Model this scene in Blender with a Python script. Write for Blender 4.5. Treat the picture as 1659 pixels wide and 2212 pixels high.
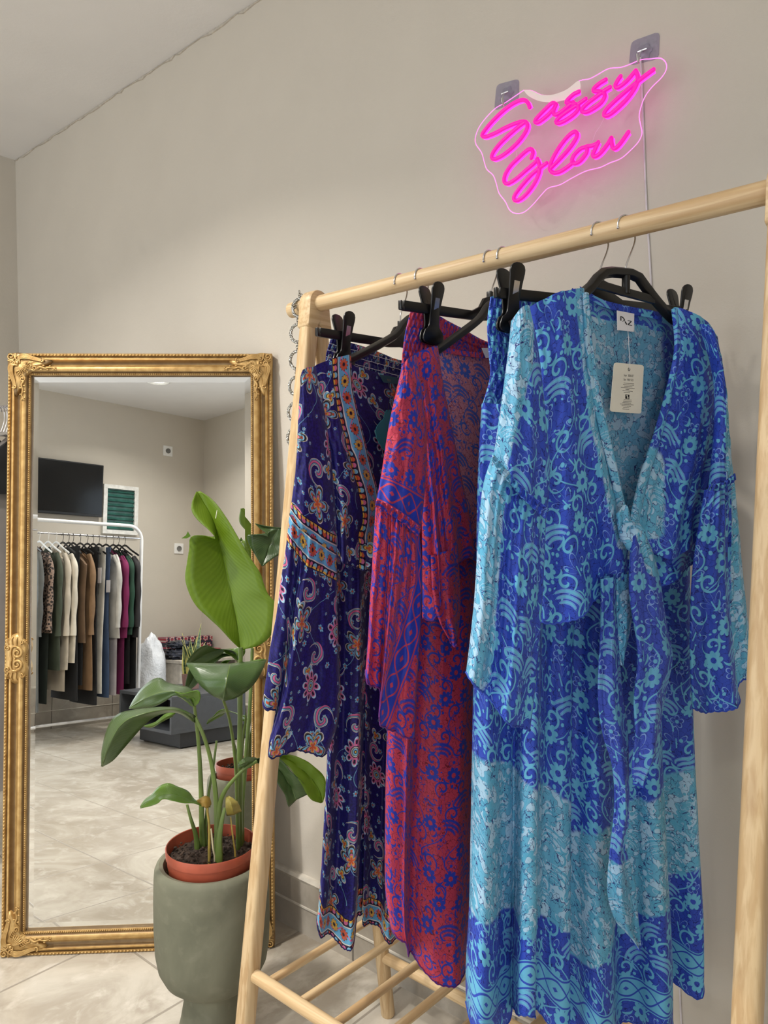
import bpy, bmesh, math, random
from mathutils import Vector, Matrix, noise

sc = bpy.context.scene
for o in list(bpy.data.objects):
    bpy.data.objects.remove(o)
COL = sc.collection
PI = math.pi
V = Vector

# ---------------------------------------------------------------- camera
CP = V((2.99725204, -1.30308151, 1.12001637))          # where the photographer stood
CR = V((0.75609198, 0.65442418, -0.00734242))          # camera right / up / forward
CU = V((-0.01068618, 0.02356223, 0.99966526))
CF = V((-0.65437812, 0.75576042, -0.02480851))
FPX = 1650.18
camd = bpy.data.cameras.new('camera')
cam = bpy.data.objects.new('camera', camd)
COL.objects.link(cam)
cam.matrix_world = Matrix(((CR.x, CU.x, -CF.x, CP.x), (CR.y, CU.y, -CF.y, CP.y), (CR.z, CU.z, -CF.z, CP.z), (0, 0, 0, 1)))
camd.sensor_fit = 'VERTICAL'
camd.sensor_height = 36.0
camd.lens = 36.0 * FPX / 2212.0
camd.clip_start = 0.02
sc.camera = cam

# ---------------------------------------------------------------- room size (metres): back wall y=0, left wall x=0
RX, RY, RZ = 3.87, -3.95, 2.405
WIN = (0.25, 2.05, 0.02, 2.20)         # shop window in the front wall: x0 x1 z0 z1
WIR = (-2.70, -1.45, 0.02, 2.10)       # glass door in the right wall: y0 y1 z0 z1

# ---------------------------------------------------------------- world, lights, exposure
sc.view_settings.view_transform = 'Standard'
sc.view_settings.look = 'None'
sc.view_settings.gamma = 1.0
sc.view_settings.use_curve_mapping = False
sc.view_settings.exposure = 0.04
world = bpy.data.worlds.new('daylight')
sc.world = world
world.use_nodes = True
bg = world.node_tree.nodes['Background']
bg.inputs[0].default_value = (0.80, 0.90, 1.0, 1)
bg.inputs[1].default_value = 1.6


def area_light(name, loc, direction, sx, sy, power, col):
    d = bpy.data.lights.new(name, 'AREA')
    d.shape = 'RECTANGLE'
    d.size, d.size_y, d.energy, d.color = sx, sy, power, col
    o = bpy.data.objects.new(name, d)
    COL.objects.link(o)
    o.location = loc
    o.rotation_euler = V(direction).to_track_quat('-Z', 'Y').to_euler()
    return o


area_light('daylight_front', ((WIN[0] + WIN[1]) / 2, RY - .10, (WIN[2] + WIN[3]) / 2), (0, 1, 0), WIN[1] - WIN[0], WIN[3] - WIN[2], 40, (0.95, 0.975, 1.0))
area_light('daylight_right', (RX + 0.10, (WIR[0] + WIR[1]) / 2, (WIR[2] + WIR[3]) / 2), (-1, 0, 0), WIR[3] - WIR[2], WIR[1] - WIR[0], 17, (0.95, 0.98, 1.0))
LAMPS = [(2.977, -3.167, 9), (3.19, -2.72, 9), (1.30, -1.15, 23), (2.00, -1.60, 15)]  # the last one is an added, unseen lamp that lights the outfits
LAMP_COL = (1.0, 0.945, 0.87)

# ---------------------------------------------------------------- rays of the photograph, used to find where things stand
def ray(x, y):
    return CF + CR * ((x - 829.5) / FPX) - CU * ((y - 1106.0) / FPX)


def hit(x, y, n, p):
    d = ray(x, y)
    n = V(n)
    return CP + d * ((V(p) - CP).dot(n) / d.dot(n))


def proj(p):
    d = V(p) - CP
    return 829.5 + FPX * d.dot(CR) / d.dot(CF), 1106.0 - FPX * d.dot(CU) / d.dot(CF)


# the leaning mirror: bottom left corner, width direction, up direction, normal
MB0 = V((1.09148, -0.53696, 0.0))
MEW = V((math.cos(.76338637), math.sin(.76338637), 0))
_eb = V((-MEW.y, MEW.x, 0))
MEU = V((0, 0, 1)) * math.cos(.07195786) + _eb * math.sin(.07195786)
MN = MEW.cross(MEU)
MW, MH = 0.6612, 1.4835


def mhit(x, y, n, p):
    """where the mirror shows, at this place of the photograph, a plane of the room behind the camera"""
    d = ray(x, y)
    c2 = CP - MN * (2 * (CP - MB0).dot(MN))
    d2 = d - MN * (2 * d.dot(MN))
    n = V(n)
    return c2 + d2 * ((V(p) - c2).dot(n) / d2.dot(n))


# ---------------------------------------------------------------- objects
ORG = {}


def props(o, label=None, cat=None, group=None, kind=None):
    if label: o['label'] = label
    if cat: o['category'] = cat
    if group: o['group'] = group
    if kind: o['kind'] = kind
    return o


def empty(name, loc, label, cat, group=None):
    o = bpy.data.objects.new(name, None)
    COL.objects.link(o)
    o.location = loc
    o.empty_display_size = 0.05
    ORG[o] = V(loc)
    return props(o, label, cat, group)


def sm_list(pts, n):
    """resample a polyline along Catmull-Rom by arc length to n points"""
    P = [V(p) if len(p) == 3 else V((p[0], p[1], 0)) for p in pts]
    if len(P) == 2:
        return [P[0].lerp(P[1], i / (n - 1)) for i in range(n)]
    D = []
    for i in range(len(P) - 1):
        p0 = P[i - 1] if i else P[0] * 2 - P[1]
        p1, p2 = P[i], P[i + 1]
        p3 = P[i + 2] if i + 2 < len(P) else P[-1] * 2 - P[-2]
        for k in range(12):
            t = k / 12
            D.append(0.5 * ((2 * p1) + (p2 - p0) * t + (2 * p0 - 5 * p1 + 4 * p2 - p3) * t * t + (3 * p1 - p0 - 3 * p2 + p3) * t ** 3))
    D.append(P[-1])
    L = [0]
    for i in range(1, len(D)):
        L.append(L[-1] + (D[i] - D[i - 1]).length)
    out, j = [], 0
    for i in range(n):
        s = L[-1] * i / (n - 1)
        while j < len(L) - 2 and L[j + 1] < s:
            j += 1
        seg = L[j + 1] - L[j]
        out.append(D[j].lerp(D[j + 1], 0 if seg < 1e-9 else min(1, (s - L[j]) / seg)))
    return out


class MB:
    def __init__(s):
        s.v, s.f = [], []

    def quadgrid(s, rows, close_u=False, flip=False):
        b = len(s.v)
        nu = len(rows[0])
        for r in rows:
            s.v += r
        for i in range(len(rows) - 1):
            for j in range(nu if close_u else nu - 1):
                a, c = b + i * nu + j, b + i * nu + (j + 1) % nu
                q = (a, c, c + nu, a + nu)
                s.f.append(q[::-1] if flip else q)
        return s

    def fan(s, ring, flip=False):
        b = len(s.v)
        s.v += ring
        q = tuple(range(b, b + len(ring)))
        s.f.append(q[::-1] if flip else q)

    def box(s, c, h, ax=None):
        """box from centre, half sizes and optional axes"""
        ax = ax or (V((1, 0, 0)), V((0, 1, 0)), V((0, 0, 1)))
        c = V(c)
        b = len(s.v)
        for k in range(8):
            s.v.append(c + ax[0] * h[0] * (1 if k & 1 else -1) + ax[1] * h[1] * (1 if k & 2 else -1) + ax[2] * h[2] * (1 if k & 4 else -1))
        for q in ((0, 2, 3, 1), (4, 5, 7, 6), (0, 1, 5, 4), (2, 6, 7, 3), (0, 4, 6, 2), (1, 3, 7, 5)):
            s.f.append(tuple(b + i for i in q))
        return s

    def tube(s, pts, r, n=10, caps=True, up=None, flat=1.0, profile=None):
        P = [V(p) for p in pts]
        m = len(P)
        rr = r if isinstance(r, (list, tuple)) else [r] * m
        rows = []
        pu = up
        for i in range(m):
            t = (P[min(i + 1, m - 1)] - P[max(i - 1, 0)]).normalized()
            if pu is None:
                pu = V((0, 0, 1)) if abs(t.z) < .9 else V((1, 0, 0))
            a = (pu - t * pu.dot(t))
            if a.length < 1e-6:
                a = t.orthogonal()
            a.normalize()
            if up is None:
                pu = a
            bb = t.cross(a)
            if profile:
                rows.append([P[i] + (a * q[1] + bb * q[0]) * rr[i] for q in profile])
            else:
                rows.append([P[i] + (a * math.cos(2 * PI * k / n) + bb * math.sin(2 * PI * k / n) * flat) * rr[i] for k in range(n)])
        s.quadgrid(rows, True)
        if caps:
            s.fan(list(rows[0]), True)
            s.fan(list(rows[-1]))
        return s

    def lathe(s, prof, c, n=40, ax=None):
        ax = ax or (V((1, 0, 0)), V((0, 1, 0)), V((0, 0, 1)))
        c = V(c)
        rows = [[c + (ax[0] * math.cos(2 * PI * k / n) + ax[1] * math.sin(2 * PI * k / n)) * r + ax[2] * z for k in range(n)] for r, z in prof]
        return s.quadgrid(rows, True)

    def ball(s, c, r, n=8, m=6, sc=(1, 1, 1), ax=None):
        ax = ax or (V((1, 0, 0)), V((0, 1, 0)), V((0, 0, 1)))
        c = V(c)
        rows = []
        for i in range(m + 1):
            th = PI * i / m
            rad = max(math.sin(th), 1e-3)
            rows.append([c + ax[0] * (r * sc[0] * rad * math.cos(2 * PI * k / n)) + ax[1] * (r * sc[1] * rad * math.sin(2 * PI * k / n)) - ax[2] * (r * sc[2] * math.cos(th)) for k in range(n)])
        return s.quadgrid(rows, True)

    def prism(s, ring, off):
        """closed outline extruded by the vector off"""
        ring = [V(p) for p in ring]
        off = V(off)
        n = len(ring)
        b = len(s.v)
        s.v += ring + [p + off for p in ring]
        for i in range(n):
            j = (i + 1) % n
            s.f.append((b + i, b + j, b + n + j, b + n + i))
        s.f.append(tuple(range(b + n - 1, b - 1, -1)))
        s.f.append(tuple(range(b + n, b + 2 * n)))
        return s

    def build(s, name, mat, parent=None, smooth=True, bevel=0, solid=0, sub=0, fixn=True, wn=False):
        me = bpy.data.meshes.new(name)
        org = ORG[parent] if parent is not None else V((0, 0, 0))
        me.from_pydata([tuple(p - org) for p in s.v], [], s.f)
        if fixn:
            bm = bmesh.new()
            bm.from_mesh(me)
            bmesh.ops.recalc_face_normals(bm, faces=bm.faces)
            bm.to_mesh(me)
            bm.free()
        if smooth:
            me.polygons.foreach_set('use_smooth', [True] * len(me.polygons))
        me.materials.append(mat)
        o = bpy.data.objects.new(name, me)
        COL.objects.link(o)
        if parent is not None:
            o.parent = parent
        ORG[o] = org
        if solid:
            md = o.modifiers.new('thick', 'SOLIDIFY')
            md.thickness = solid
            md.offset = 0
        if bevel:
            md = o.modifiers.new('bevel', 'BEVEL')
            md.width = bevel
            md.segments = 2
            md.limit_method = 'ANGLE'
            md.angle_limit = .6
        if sub:
            md = o.modifiers.new('sub', 'SUBSURF')
            md.levels = md.render_levels = sub
        if smooth and not sub and fixn:
            md = o.modifiers.new('split', 'EDGE_SPLIT')
            md.split_angle = .75
        return o


def thing(name, mb, mat, label, cat, group=None, loc=None, **k):
    """a thing that is one mesh, its origin at its own base"""
    lo = V(loc) if loc is not None else sum(mb.v, V((0, 0, 0))) / len(mb.v)
    if loc is None:
        lo.z = min(p.z for p in mb.v)
    mb.v = [p - lo for p in mb.v]
    o = mb.build(name, mat, None, **k)
    o.location = lo
    ORG[o] = lo
    return props(o, label, cat, group)


# ---------------------------------------------------------------- node materials
def lin(r, g, b):
    f = lambda c: c / 12.92 if c <= .04045 else ((c + .055) / 1.055) ** 2.4
    return (f(r / 255), f(g / 255), f(b / 255), 1)


class F:
    """a float socket with arithmetic"""
    def __init__(s, t, so):
        s.t, s.so = t, so

    def __add__(s, o): return s.t.m('ADD', s, o)
    __radd__ = __add__
    def __sub__(s, o): return s.t.m('SUBTRACT', s, o)
    def __rsub__(s, o): return s.t.m('SUBTRACT', o, s)
    def __mul__(s, o): return s.t.m('MULTIPLY', s, o)
    __rmul__ = __mul__
    def __truediv__(s, o): return s.t.m('DIVIDE', s, o)


class T:
    def __init__(s, name, rough=.6, metal=0.0, spec=.5):
        s.mat = bpy.data.materials.new(name)
        s.mat.use_nodes = True
        s.nt = s.mat.node_tree
        s.n = s.nt.nodes
        s.b = s.n['Principled BSDF']
        s.out = s.n['Material Output']
        s.b.inputs['Roughness'].default_value = rough
        s.b.inputs['Metallic'].default_value = metal
        s.b.inputs['Specular IOR Level'].default_value = spec

    def link(s, a, b):
        s.nt.links.new(a.so if isinstance(a, F) else a, b)

    def put(s, inp, v):
        if isinstance(v, F): s.nt.links.new(v.so, inp)
        elif hasattr(v, 'is_output'): s.nt.links.new(v, inp)
        else: inp.default_value = v

    def m(s, op, a, b=None, c=None):
        nd = s.n.new('ShaderNodeMath')
        nd.operation = op
        for i, x in enumerate((a, b, c)):
            if x is not None: s.put(nd.inputs[i], x)
        return F(s, nd.outputs[0])

    def ss(s, x, lo, hi):
        nd = s.n.new('ShaderNodeMapRange')
        nd.interpolation_type = 'SMOOTHSTEP'
        s.put(nd.inputs[0], x)
        s.put(nd.inputs[1], lo)
        s.put(nd.inputs[2], hi)
        return F(s, nd.outputs[0])

    def mix(s, f, a, b):
        nd = s.n.new('ShaderNodeMix')
        nd.data_type = 'RGBA'
        s.put(nd.inputs[0], f)
        s.put(nd.inputs[6], a)
        s.put(nd.inputs[7], b)
        return nd.outputs[2]

    def vec(s, x, y, z=0.0):
        nd = s.n.new('ShaderNodeCombineXYZ')
        for i, q in enumerate((x, y, z)): s.put(nd.inputs[i], q)
        return nd.outputs[0]

    def attr(s, name):
        nd = s.n.new('ShaderNodeAttribute')
        nd.attribute_name = name
        return F(s, nd.outputs['Fac'])

    def uv(s):
        nd = s.n.new('ShaderNodeUVMap')
        sp = s.n.new('ShaderNodeSeparateXYZ')
        s.nt.links.new(nd.outputs[0], sp.inputs[0])
        return F(s, sp.outputs[0]), F(s, sp.outputs[1])

    def obj(s):
        nd = s.n.new('ShaderNodeTexCoord')
        return nd.outputs['Object']

    def sep(s, v):
        sp = s.n.new('ShaderNodeSeparateXYZ')
        s.nt.links.new(v, sp.inputs[0])
        return [F(s, sp.outputs[i]) for i in range(3)]

    def noise(s, v, scale, detail=2.0, dist=0.0, rough=.5, dim='3D'):
        nd = s.n.new('ShaderNodeTexNoise')
        nd.noise_dimensions = dim
        s.nt.links.new(v, nd.inputs['Vector'])
        nd.inputs['Scale'].default_value = scale
        nd.inputs['Detail'].default_value = detail
        nd.inputs['Roughness'].default_value = rough
        nd.inputs['Distortion'].default_value = dist
        return F(s, nd.outputs[0])

    def mapv(s, v, scale=(1, 1, 1), rot=(0, 0, 0)):
        nd = s.n.new('ShaderNodeMapping')
        s.nt.links.new(v, nd.inputs[0])
        nd.inputs['Scale'].default_value = scale
        nd.inputs['Rotation'].default_value = rot
        return nd.outputs[0]

    def bump(s, h, strength=.2, dist=.002):
        nd = s.n.new('ShaderNodeBump')
        nd.inputs['Strength'].default_value = strength
        nd.inputs['Distance'].default_value = dist
        s.put(nd.inputs['Height'], h)
        s.nt.links.new(nd.outputs[0], s.b.inputs['Normal'])

    def color(s, c):
        s.put(s.b.inputs['Base Color'], c)
        return s


def plain(name, rgb, rough=.6, metal=0.0, vary=.06, scale=30, bump=0.0, spec=.5, bdist=.001):
    t = T(name, rough, metal, spec)
    c = lin(*rgb)
    nz = t.noise(t.obj(), scale, 3)
    dk = tuple(x * (1 - vary * 2) for x in c[:3]) + (1,)
    lt = tuple(min(1, x * (1 + vary * 2)) for x in c[:3]) + (1,)
    t.color(t.mix(t.ss(nz, .3, .7), dk, lt))
    if bump:
        t.bump(t.noise(t.obj(), scale * 6, 3), bump, bdist)
    return t.mat

# ---------------------------------------------------------------- printed cloth
def cell(t, u, v, P, ox, oy, seed, turn):
    """brick lattice: local coordinates x, y of a motif and two random numbers"""
    vv = v / P + oy
    row = t.m('FLOOR', vv)
    uu = u / P + ox + t.m('MULTIPLY', t.m('FLOORED_MODULO', row, 2.0), .5)
    col = t.m('FLOOR', uu)
    x = (uu - col - .5) * P
    y = (vv - row - .5) * P
    wn = t.n.new('ShaderNodeTexWhiteNoise')
    wn.noise_dimensions = '3D'
    t.nt.links.new(t.vec(col, row, seed), wn.inputs[0])
    h = F(t, wn.outputs[0])
    sp = t.n.new('ShaderNodeSeparateXYZ')
    t.nt.links.new(wn.outputs[1], sp.inputs[0])
    h2, h3 = F(t, sp.outputs[1]), F(t, sp.outputs[2])
    a = (h2 - .5) * turn
    ca, sa = t.m('COSINE', a), t.m('SINE', a)
    sg = t.m('SIGN', h3 - .5)
    xr = (x * ca - y * sa) * sg
    yr = x * sa + y * ca
    return xr, yr, h


def polar(t, x, y):
    r = t.m('SQRT', x * x + y * y)
    return r, t.m('ARCTAN2', y, x)


def petals(t, a, n, lo, p=.6):
    """outline radius (0..1) of a flower of 2n half waves"""
    return t.m('POWER', t.m('ABSOLUTE', t.m('COSINE', a * n)), p) * (1 - lo) + lo


def between(t, h, lo, hi):
    return t.m('MULTIPLY', t.m('GREATER_THAN', h, lo), t.m('LESS_THAN', h, hi))


AA = .035


def folk_masks(t, u, v):
    """the swirling folk print of the blue and of the red set: solid shapes, fine outlines and dark hatching"""
    # leading lattice: daisies, nested crescents, leaf sprays
    x, y, h = cell(t, u, v, 4.7, 0.0, 0.0, 3.0, 1.2)
    r, a = polar(t, x, y)
    e = petals(t, a, 4.0, .60) * 1.50
    fl = t.ss(e - r, -AA, AA) * t.ss(r, .42, .50) * t.m('LESS_THAN', h, .42)
    rc, ac = polar(t, x, y + 2.1)
    ac = ac - PI / 2
    rr = (rc - 1.15) / .80
    kk = t.m('FLOOR', rr)
    loc = t.m('ABSOLUTE', rr - kk - .5) * .80
    wid = t.m('MAXIMUM', t.m('COSINE', ac * 1.5), 0.0) * .20
    okc = between(t, kk, -.5, 2.5) * t.m('LESS_THAN', t.m('ABSOLUTE', ac), 1.05) * between(t, h, .42, .72)
    cr = t.ss(wid - loc, -AA, AA) * okc
    crl = t.ss(.045 - t.m('ABSOLUTE', loc - wid - .07), -AA, AA) * okc * t.m('LESS_THAN', t.m('ABSOLUTE', ac), .85)
    # spray of loops
    rs, as_ = polar(t, x, y + 1.7)
    as_ = as_ - PI / 2
    es = t.m('POWER', t.m('ABSOLUTE', t.m('COSINE', as_ * 3.6)), .8) * (3.3 - t.m('ABSOLUTE', as_) * .9)
    oks = t.m('LESS_THAN', t.m('ABSOLUTE', as_), 1.30) * t.m('GREATER_THAN', h, .72)
    sp = t.ss(.095 - t.m('ABSOLUTE', es - rs - .12), -AA, AA) * oks * t.m('GREATER_THAN', rs, .5)
    st = t.ss(.11 - t.m('ABSOLUTE', x), -AA, AA) * between(t, y, -2.3, -.6) * t.m('GREATER_THAN', h, .72)
    solid = t.m('MAXIMUM', t.m('MAXIMUM', fl, cr), st)
    # second lattice between: hooked swirls, tulips, small daisies
    x, y, h = cell(t, u, v, 4.7, .5, .5, 8.0, 2.6)
    r, a = polar(t, x, y)
    sw = r / 1.35 - a / (2 * PI)
    fr = t.m('ABSOLUTE', sw - t.m('FLOOR', sw) - .5)
    s1 = t.ss((.20 - r * .055) - fr, -.03, .03) * t.ss(r, 1.75, 1.70) * t.ss(r, .12, .2) * t.m('LESS_THAN', h, .60)
    rd, ad = polar(t, x - 1.5, y - 1.5)
    d1 = t.ss(rd, .36, .30)
    rd2, _ = polar(t, x + 1.55, y - 1.1)
    d2 = t.ss(rd2, .30, .24)
    e = petals(t, a, 2.5, .35) * 1.2
    tl = t.ss(.085 - t.m('ABSOLUTE', e - r - .1), -AA, AA) * t.m('GREATER_THAN', h, .60)
    tl2 = t.ss(r, .34, .28) * t.m('GREATER_THAN', h, .60)
    rc, ac = polar(t, x + .2, y - 2.3)
    ac = ac + PI / 2
    wid = t.m('MAXIMUM', t.m('COSINE', ac * 1.35), 0.0) * .21
    c2 = t.ss(wid - t.m('ABSOLUTE', rc - 1.0), -AA, AA) * t.m('LESS_THAN', t.m('ABSOLUTE', ac), 1.1)
    solid = t.m('MAXIMUM', solid, t.m('MAXIMUM', s1, t.m('MAXIMUM', d1, d2)))
    solid = t.m('MAXIMUM', solid, t.m('MAXIMUM', c2, tl2))
    # long winding stems
    wv = t.m('SINE', u * .62 + t.m('SINE', v * .5) * 1.7)
    stem = t.ss(.085 - t.m('ABSOLUTE', wv), -.03, .03) * t.m('GREATER_THAN', t.m('SINE', v * .23 + u * .1), -.1)
    solid = t.m('MAXIMUM', solid, stem)
    x, y, h = cell(t, u, v, 1.75, .3, .2, 12.0, 6.0)
    rd, _ = polar(t, x * (1 + h * .8), y)
    solid = t.m('MAXIMUM', solid, t.ss(rd, .25, .20) * t.m('GREATER_THAN', h, .55))
    fine = t.m('MAXIMUM', t.m('MAXIMUM', crl, tl), sp)
    # dark broken hatching
    vo = t.n.new('ShaderNodeTexVoronoi')
    vo.feature = 'DISTANCE_TO_EDGE'
    nz = t.n.new('ShaderNodeTexNoise')
    nz.inputs['Scale'].default_value = 1.4
    q = t.vec(u, v)
    t.nt.links.new(q, nz.inputs[0])
    va = t.n.new('ShaderNodeVectorMath')
    va.operation = 'MULTIPLY_ADD'
    t.nt.links.new(nz.outputs[1], va.inputs[0])
    va.inputs[1].default_value = (1.1, 1.1, 0)
    t.nt.links.new(q, va.inputs[2])
    t.nt.links.new(va.outputs[0], vo.inputs['Vector'])
    vo.inputs['Scale'].default_value = 1.05
    hatch = t.ss(F(t, vo.outputs[0]), .034, .014)
    return solid, fine, hatch


def cloth_finish(t, c, u, v, sheer, rough=.55):
    t.color(c)
    wv = t.noise(t.vec(u, v), 3.5, 4)
    t.bump(wv, .22, .003)
    t.b.inputs['Roughness'].default_value = rough
    t.b.inputs['Sheen Weight'].default_value = .03
    t.b.inputs['Specular IOR Level'].default_value = .35
    if sheer:
        tr = t.n.new('ShaderNodeBsdfTranslucent')
        t.put(tr.inputs[0], c)
        mx = t.n.new('ShaderNodeMixShader')
        mx.inputs[0].default_value = sheer
        t.nt.links.new(t.b.outputs[0], mx.inputs[1])
        t.nt.links.new(tr.outputs[0], mx.inputs[2])
        t.nt.links.new(mx.outputs[0], t.out.inputs[0])
    return t.mat


def lattice_border(t, along, band, half):
    """pointed ovals between two lines along a hem"""
    ph = t.m('ABSOLUTE', t.m('SINE', along * .85))
    d = t.m('ABSOLUTE', t.m('ABSOLUTE', band) - ph * half * .62)
    ov = t.ss(d, .18, .11)
    ln = t.ss(t.m('ABSOLUTE', t.m('ABSOLUTE', band) - half * .86), .16, .09)
    core = t.ss(t.m('ABSOLUTE', band) + t.m('ABSOLUTE', t.m('COSINE', along * .85)) * .9, .38, .28)
    return t.m('MAXIMUM', ov, t.m('MAXIMUM', ln, core))


def mat_folk(name, scale, ground, hatchc, motif, finec, light=None, sheer=.12, edge=None, pale=0.0):
    t = T(name)
    u, v = t.uv()
    solid, fine, hatch = folk_masks(t, u * scale, v * scale)
    c = t.mix(hatch, lin(*ground), lin(*hatchc))
    c = t.mix(fine, c, lin(*finec))
    c = t.mix(solid, c, lin(*motif))
    if light:
        tone = t.attr('tone')
        gl, ml, hl = light
        # the pale zones: same shapes laid thickly over a whitish ground, inked in black
        nz = t.noise(t.vec(u, v), .55, 1)
        blot = t.ss(nz, .49, .50)
        both = solid
        sl = blot * .9
        cl = t.mix(t.m('MAXIMUM', both, sl), lin(*gl), lin(*ml))
        cl = t.mix(fine * .8, cl, lin(*gl))
        cl = t.mix(t.ss(solid, .4, .6) * t.ss(t.noise(t.vec(u, v), 1.6, 1), .64, .66) * .7, cl, lin(*gl))
        edge_ink = t.m('MAXIMUM', hatch * t.ss(t.noise(t.vec(u, v), .8, 2), .44, .52), t.ss(t.m('ABSOLUTE', nz - .49), .007, .003))
        cl = t.mix(edge_ink, cl, lin(*hl))
        nz2 = t.noise(t.vec(u, v), .35, 3)
        msk = t.ss(tone + (nz2 - .5) * .35, .42, .62)
        c = t.mix(msk, c, cl)
    band = t.attr('band')
    along = t.attr('along')
    inb = t.m('LESS_THAN', t.m('ABSOLUTE', band), 1.9)
    lb = lattice_border(t, along, band, 1.9)
    c = t.mix(inb, c, t.mix(lb, lin(*motif), lin(*ground)))
    if pale:
        c = t.mix(pale, c, lin(205, 160, 170) if ground[0] > ground[2] else lin(150, 190, 215))
    return cloth_finish(t, c, u, v, sheer)


def ramp_rings(t, q, stops):
    """colour by relative radius q: list of (limit, colour) from the middle outwards"""
    c = lin(*stops[-1][1])
    for lim, col in reversed(stops[:-1]):
        c = t.mix(t.ss(q, lim + .012, lim - .012), c, lin(*col))
    return c


def mat_paisley(name, sheer=.10, dim=1.0):
    t = T(name)
    u, v = t.uv()
    k = lambda *c: tuple(x * dim for x in c)
    NAVY, SKY, PINK, OLIVE, ORANGE, CREAM, YEL, DK = k(30, 24, 112), k(120, 178, 205), k(205, 105, 150), k(92, 84, 60), k(196, 84, 52), k(210, 205, 200), k(216, 170, 70), k(22, 14, 48)
    tex = t.noise(t.vec(u, v), 2.6, 3)
    c = t.mix(t.ss(tex, .35, .65), lin(*k(20, 17, 82)), lin(*k(31, 26, 114)))
    # thin pale stems and twigs
    wv = t.m('SINE', u * .55 + t.m('SINE', v * .47 + 1.0) * 1.5)
    stem = t.ss(.035 - t.m('ABSOLUTE', wv), -.012, .012) * t.m('GREATER_THAN', t.m('SINE', v * .35 - u * .2), .15)
    c = t.mix(stem * .8, c, lin(*SKY))
    # little flowers
    for (P, ox, oy, sd, R, thr) in ((2.5, .2, .3, 1.0, .50, .62), (1.9, .7, .1, 2.0, .27, .55)):
        x, y, h = cell(t, u, v, P, ox, oy, sd, 6.2)
        r, a = polar(t, x, y)
        q = r / (petals(t, a, 3.0, .35) * R)
        cf = ramp_rings(t, q, [(.34, ORANGE), (.46, DK), (1, SKY)])
        c = t.mix(t.ss(q, 1.06, .97) * t.m('GREATER_THAN', h, thr), c, cf)
    # paisley commas in the gaps
    x, y, h = cell(t, u, v, 8.6, .5, .5, 5.0, 5.0)
    r, a = polar(t, x, y)
    sw = r / 2.1 - a / (2 * PI)
    fr = t.m('ABSOLUTE', sw - t.m('FLOOR', sw) - .5)
    q = fr / (.30 - r * .045)
    cs = ramp_rings(t, q, [(.30, PINK), (.46, DK), (.70, SKY), (.82, OLIVE), (1, CREAM)])
    ins = t.ss(q, 1.03, .97) * t.ss(r, 1.95, 1.9)
    c = t.mix(ins, c, cs)
    r2, a2 = polar(t, x - 2.0, y + 1.8)
    q = r2 / (petals(t, a2, 1.5, .15, .8) * 1.35)
    cs = ramp_rings(t, q, [(.28, ORANGE), (.45, YEL), (.6, OLIVE), (.85, SKY), (1, CREAM)])
    c = t.mix(t.ss(q, 1.03, .97), c, cs)
    # large medallions: pink daisies and blue-petalled fans
    x, y, h = cell(t, u, v, 8.6, 0.0, 0.0, 9.0, 6.2)
    r, a = polar(t, x, y * 1.12)
    q = r / (petals(t, a, 4.0, .40) * 2.45)
    ro = r / 2.45
    cA = ramp_rings(t, ro, [(.07, YEL), (.13, DK), (.24, SKY), (.29, OLIVE), (.34, CREAM), (.40, DK), (9, PINK)])
    drop = t.ss(t.m('ABSOLUTE', t.m('COSINE', a * 4.0)), .80, .90) * t.ss(ro, .48, .55) * t.ss(ro, .82, .75)
    cA = t.mix(drop, cA, lin(*DK))
    cA = t.mix(t.ss(q, .84, .90), cA, lin(*k(170, 205, 225)))
    mA = t.ss(q, 1.03, .97) * t.m('LESS_THAN', h, .5)
    c = t.mix(mA, c, cA)  # backing is made to glow so that pink falls on the wall
    q = r / (petals(t, a, 2.5, .12, .75) * 2.7)
    ro = r / 2.7
    eye, _ = polar(t, t.m('COSINE', a * 2.5), (ro - .66) * 3.0)
    cB = ramp_rings(t, q, [(.24, ORANGE), (.34, YEL), (.44, PINK), (.56, OLIVE), (.80, SKY), (.88, DK), (.95, OLIVE), (1, CREAM)])
    eb = t.ss(t.m('ABSOLUTE', t.m('COSINE', a * 2.5)), .93, .97) * t.ss(t.m('ABSOLUTE', ro - .60), .10, .07)
    cB = t.mix(eb, cB, lin(*ORANGE))
    mB = t.ss(q, 1.03, .97) * t.m('GREATER_THAN', h, .5)
    c = t.mix(mB, c, cB)
    # the printed border
    band, al = t.attr('band'), t.attr('along')
    ab = t.m('ABSOLUTE', band)
    x = (al / 2.3 - t.m('FLOOR', al / 2.3) - .5) * 2.3
    r, a = polar(t, x, band)
    q = r / (petals(t, a, 5.0, .5) * .86)
    alt = t.m('FLOORED_MODULO', t.m('FLOOR', al / 2.3), 2.0)
    inner = t.mix(t.ss(t.m('ABSOLUTE', t.m('SINE', al * 1.37 + .3) * .8 - band), .17, .1), lin(*k(96, 165, 205)), lin(*PINK))
    fc = t.mix(alt, lin(*ORANGE), lin(*YEL))
    inner = t.mix(t.ss(q, 1.12, 1.06), inner, lin(*DK))
    inner = t.mix(t.ss(q, 1.0, .95), inner, fc)
    inner = t.mix(t.ss(q, .40, .36), inner, lin(*DK))
    cb = t.mix(t.ss(ab, 1.18, 1.22), inner, lin(*CREAM))
    cb = t.mix(t.ss(ab, 1.36, 1.40), cb, lin(*DK))
    xs = (al / .95 - t.m('FLOOR', al / .95) - .5) * .95
    rs, _ = polar(t, xs, ab - 1.95)
    pick = t.m('FLOORED_MODULO', t.m('FLOOR', al / .95), 3.0)
    sc_ = t.mix(t.m('GREATER_THAN', pick, .5), lin(*ORANGE), t.mix(t.m('GREATER_THAN', pick, 1.5), lin(*PINK), lin(*SKY)))
    cb = t.mix(t.ss(rs, .40, .35), cb, sc_)
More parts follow.
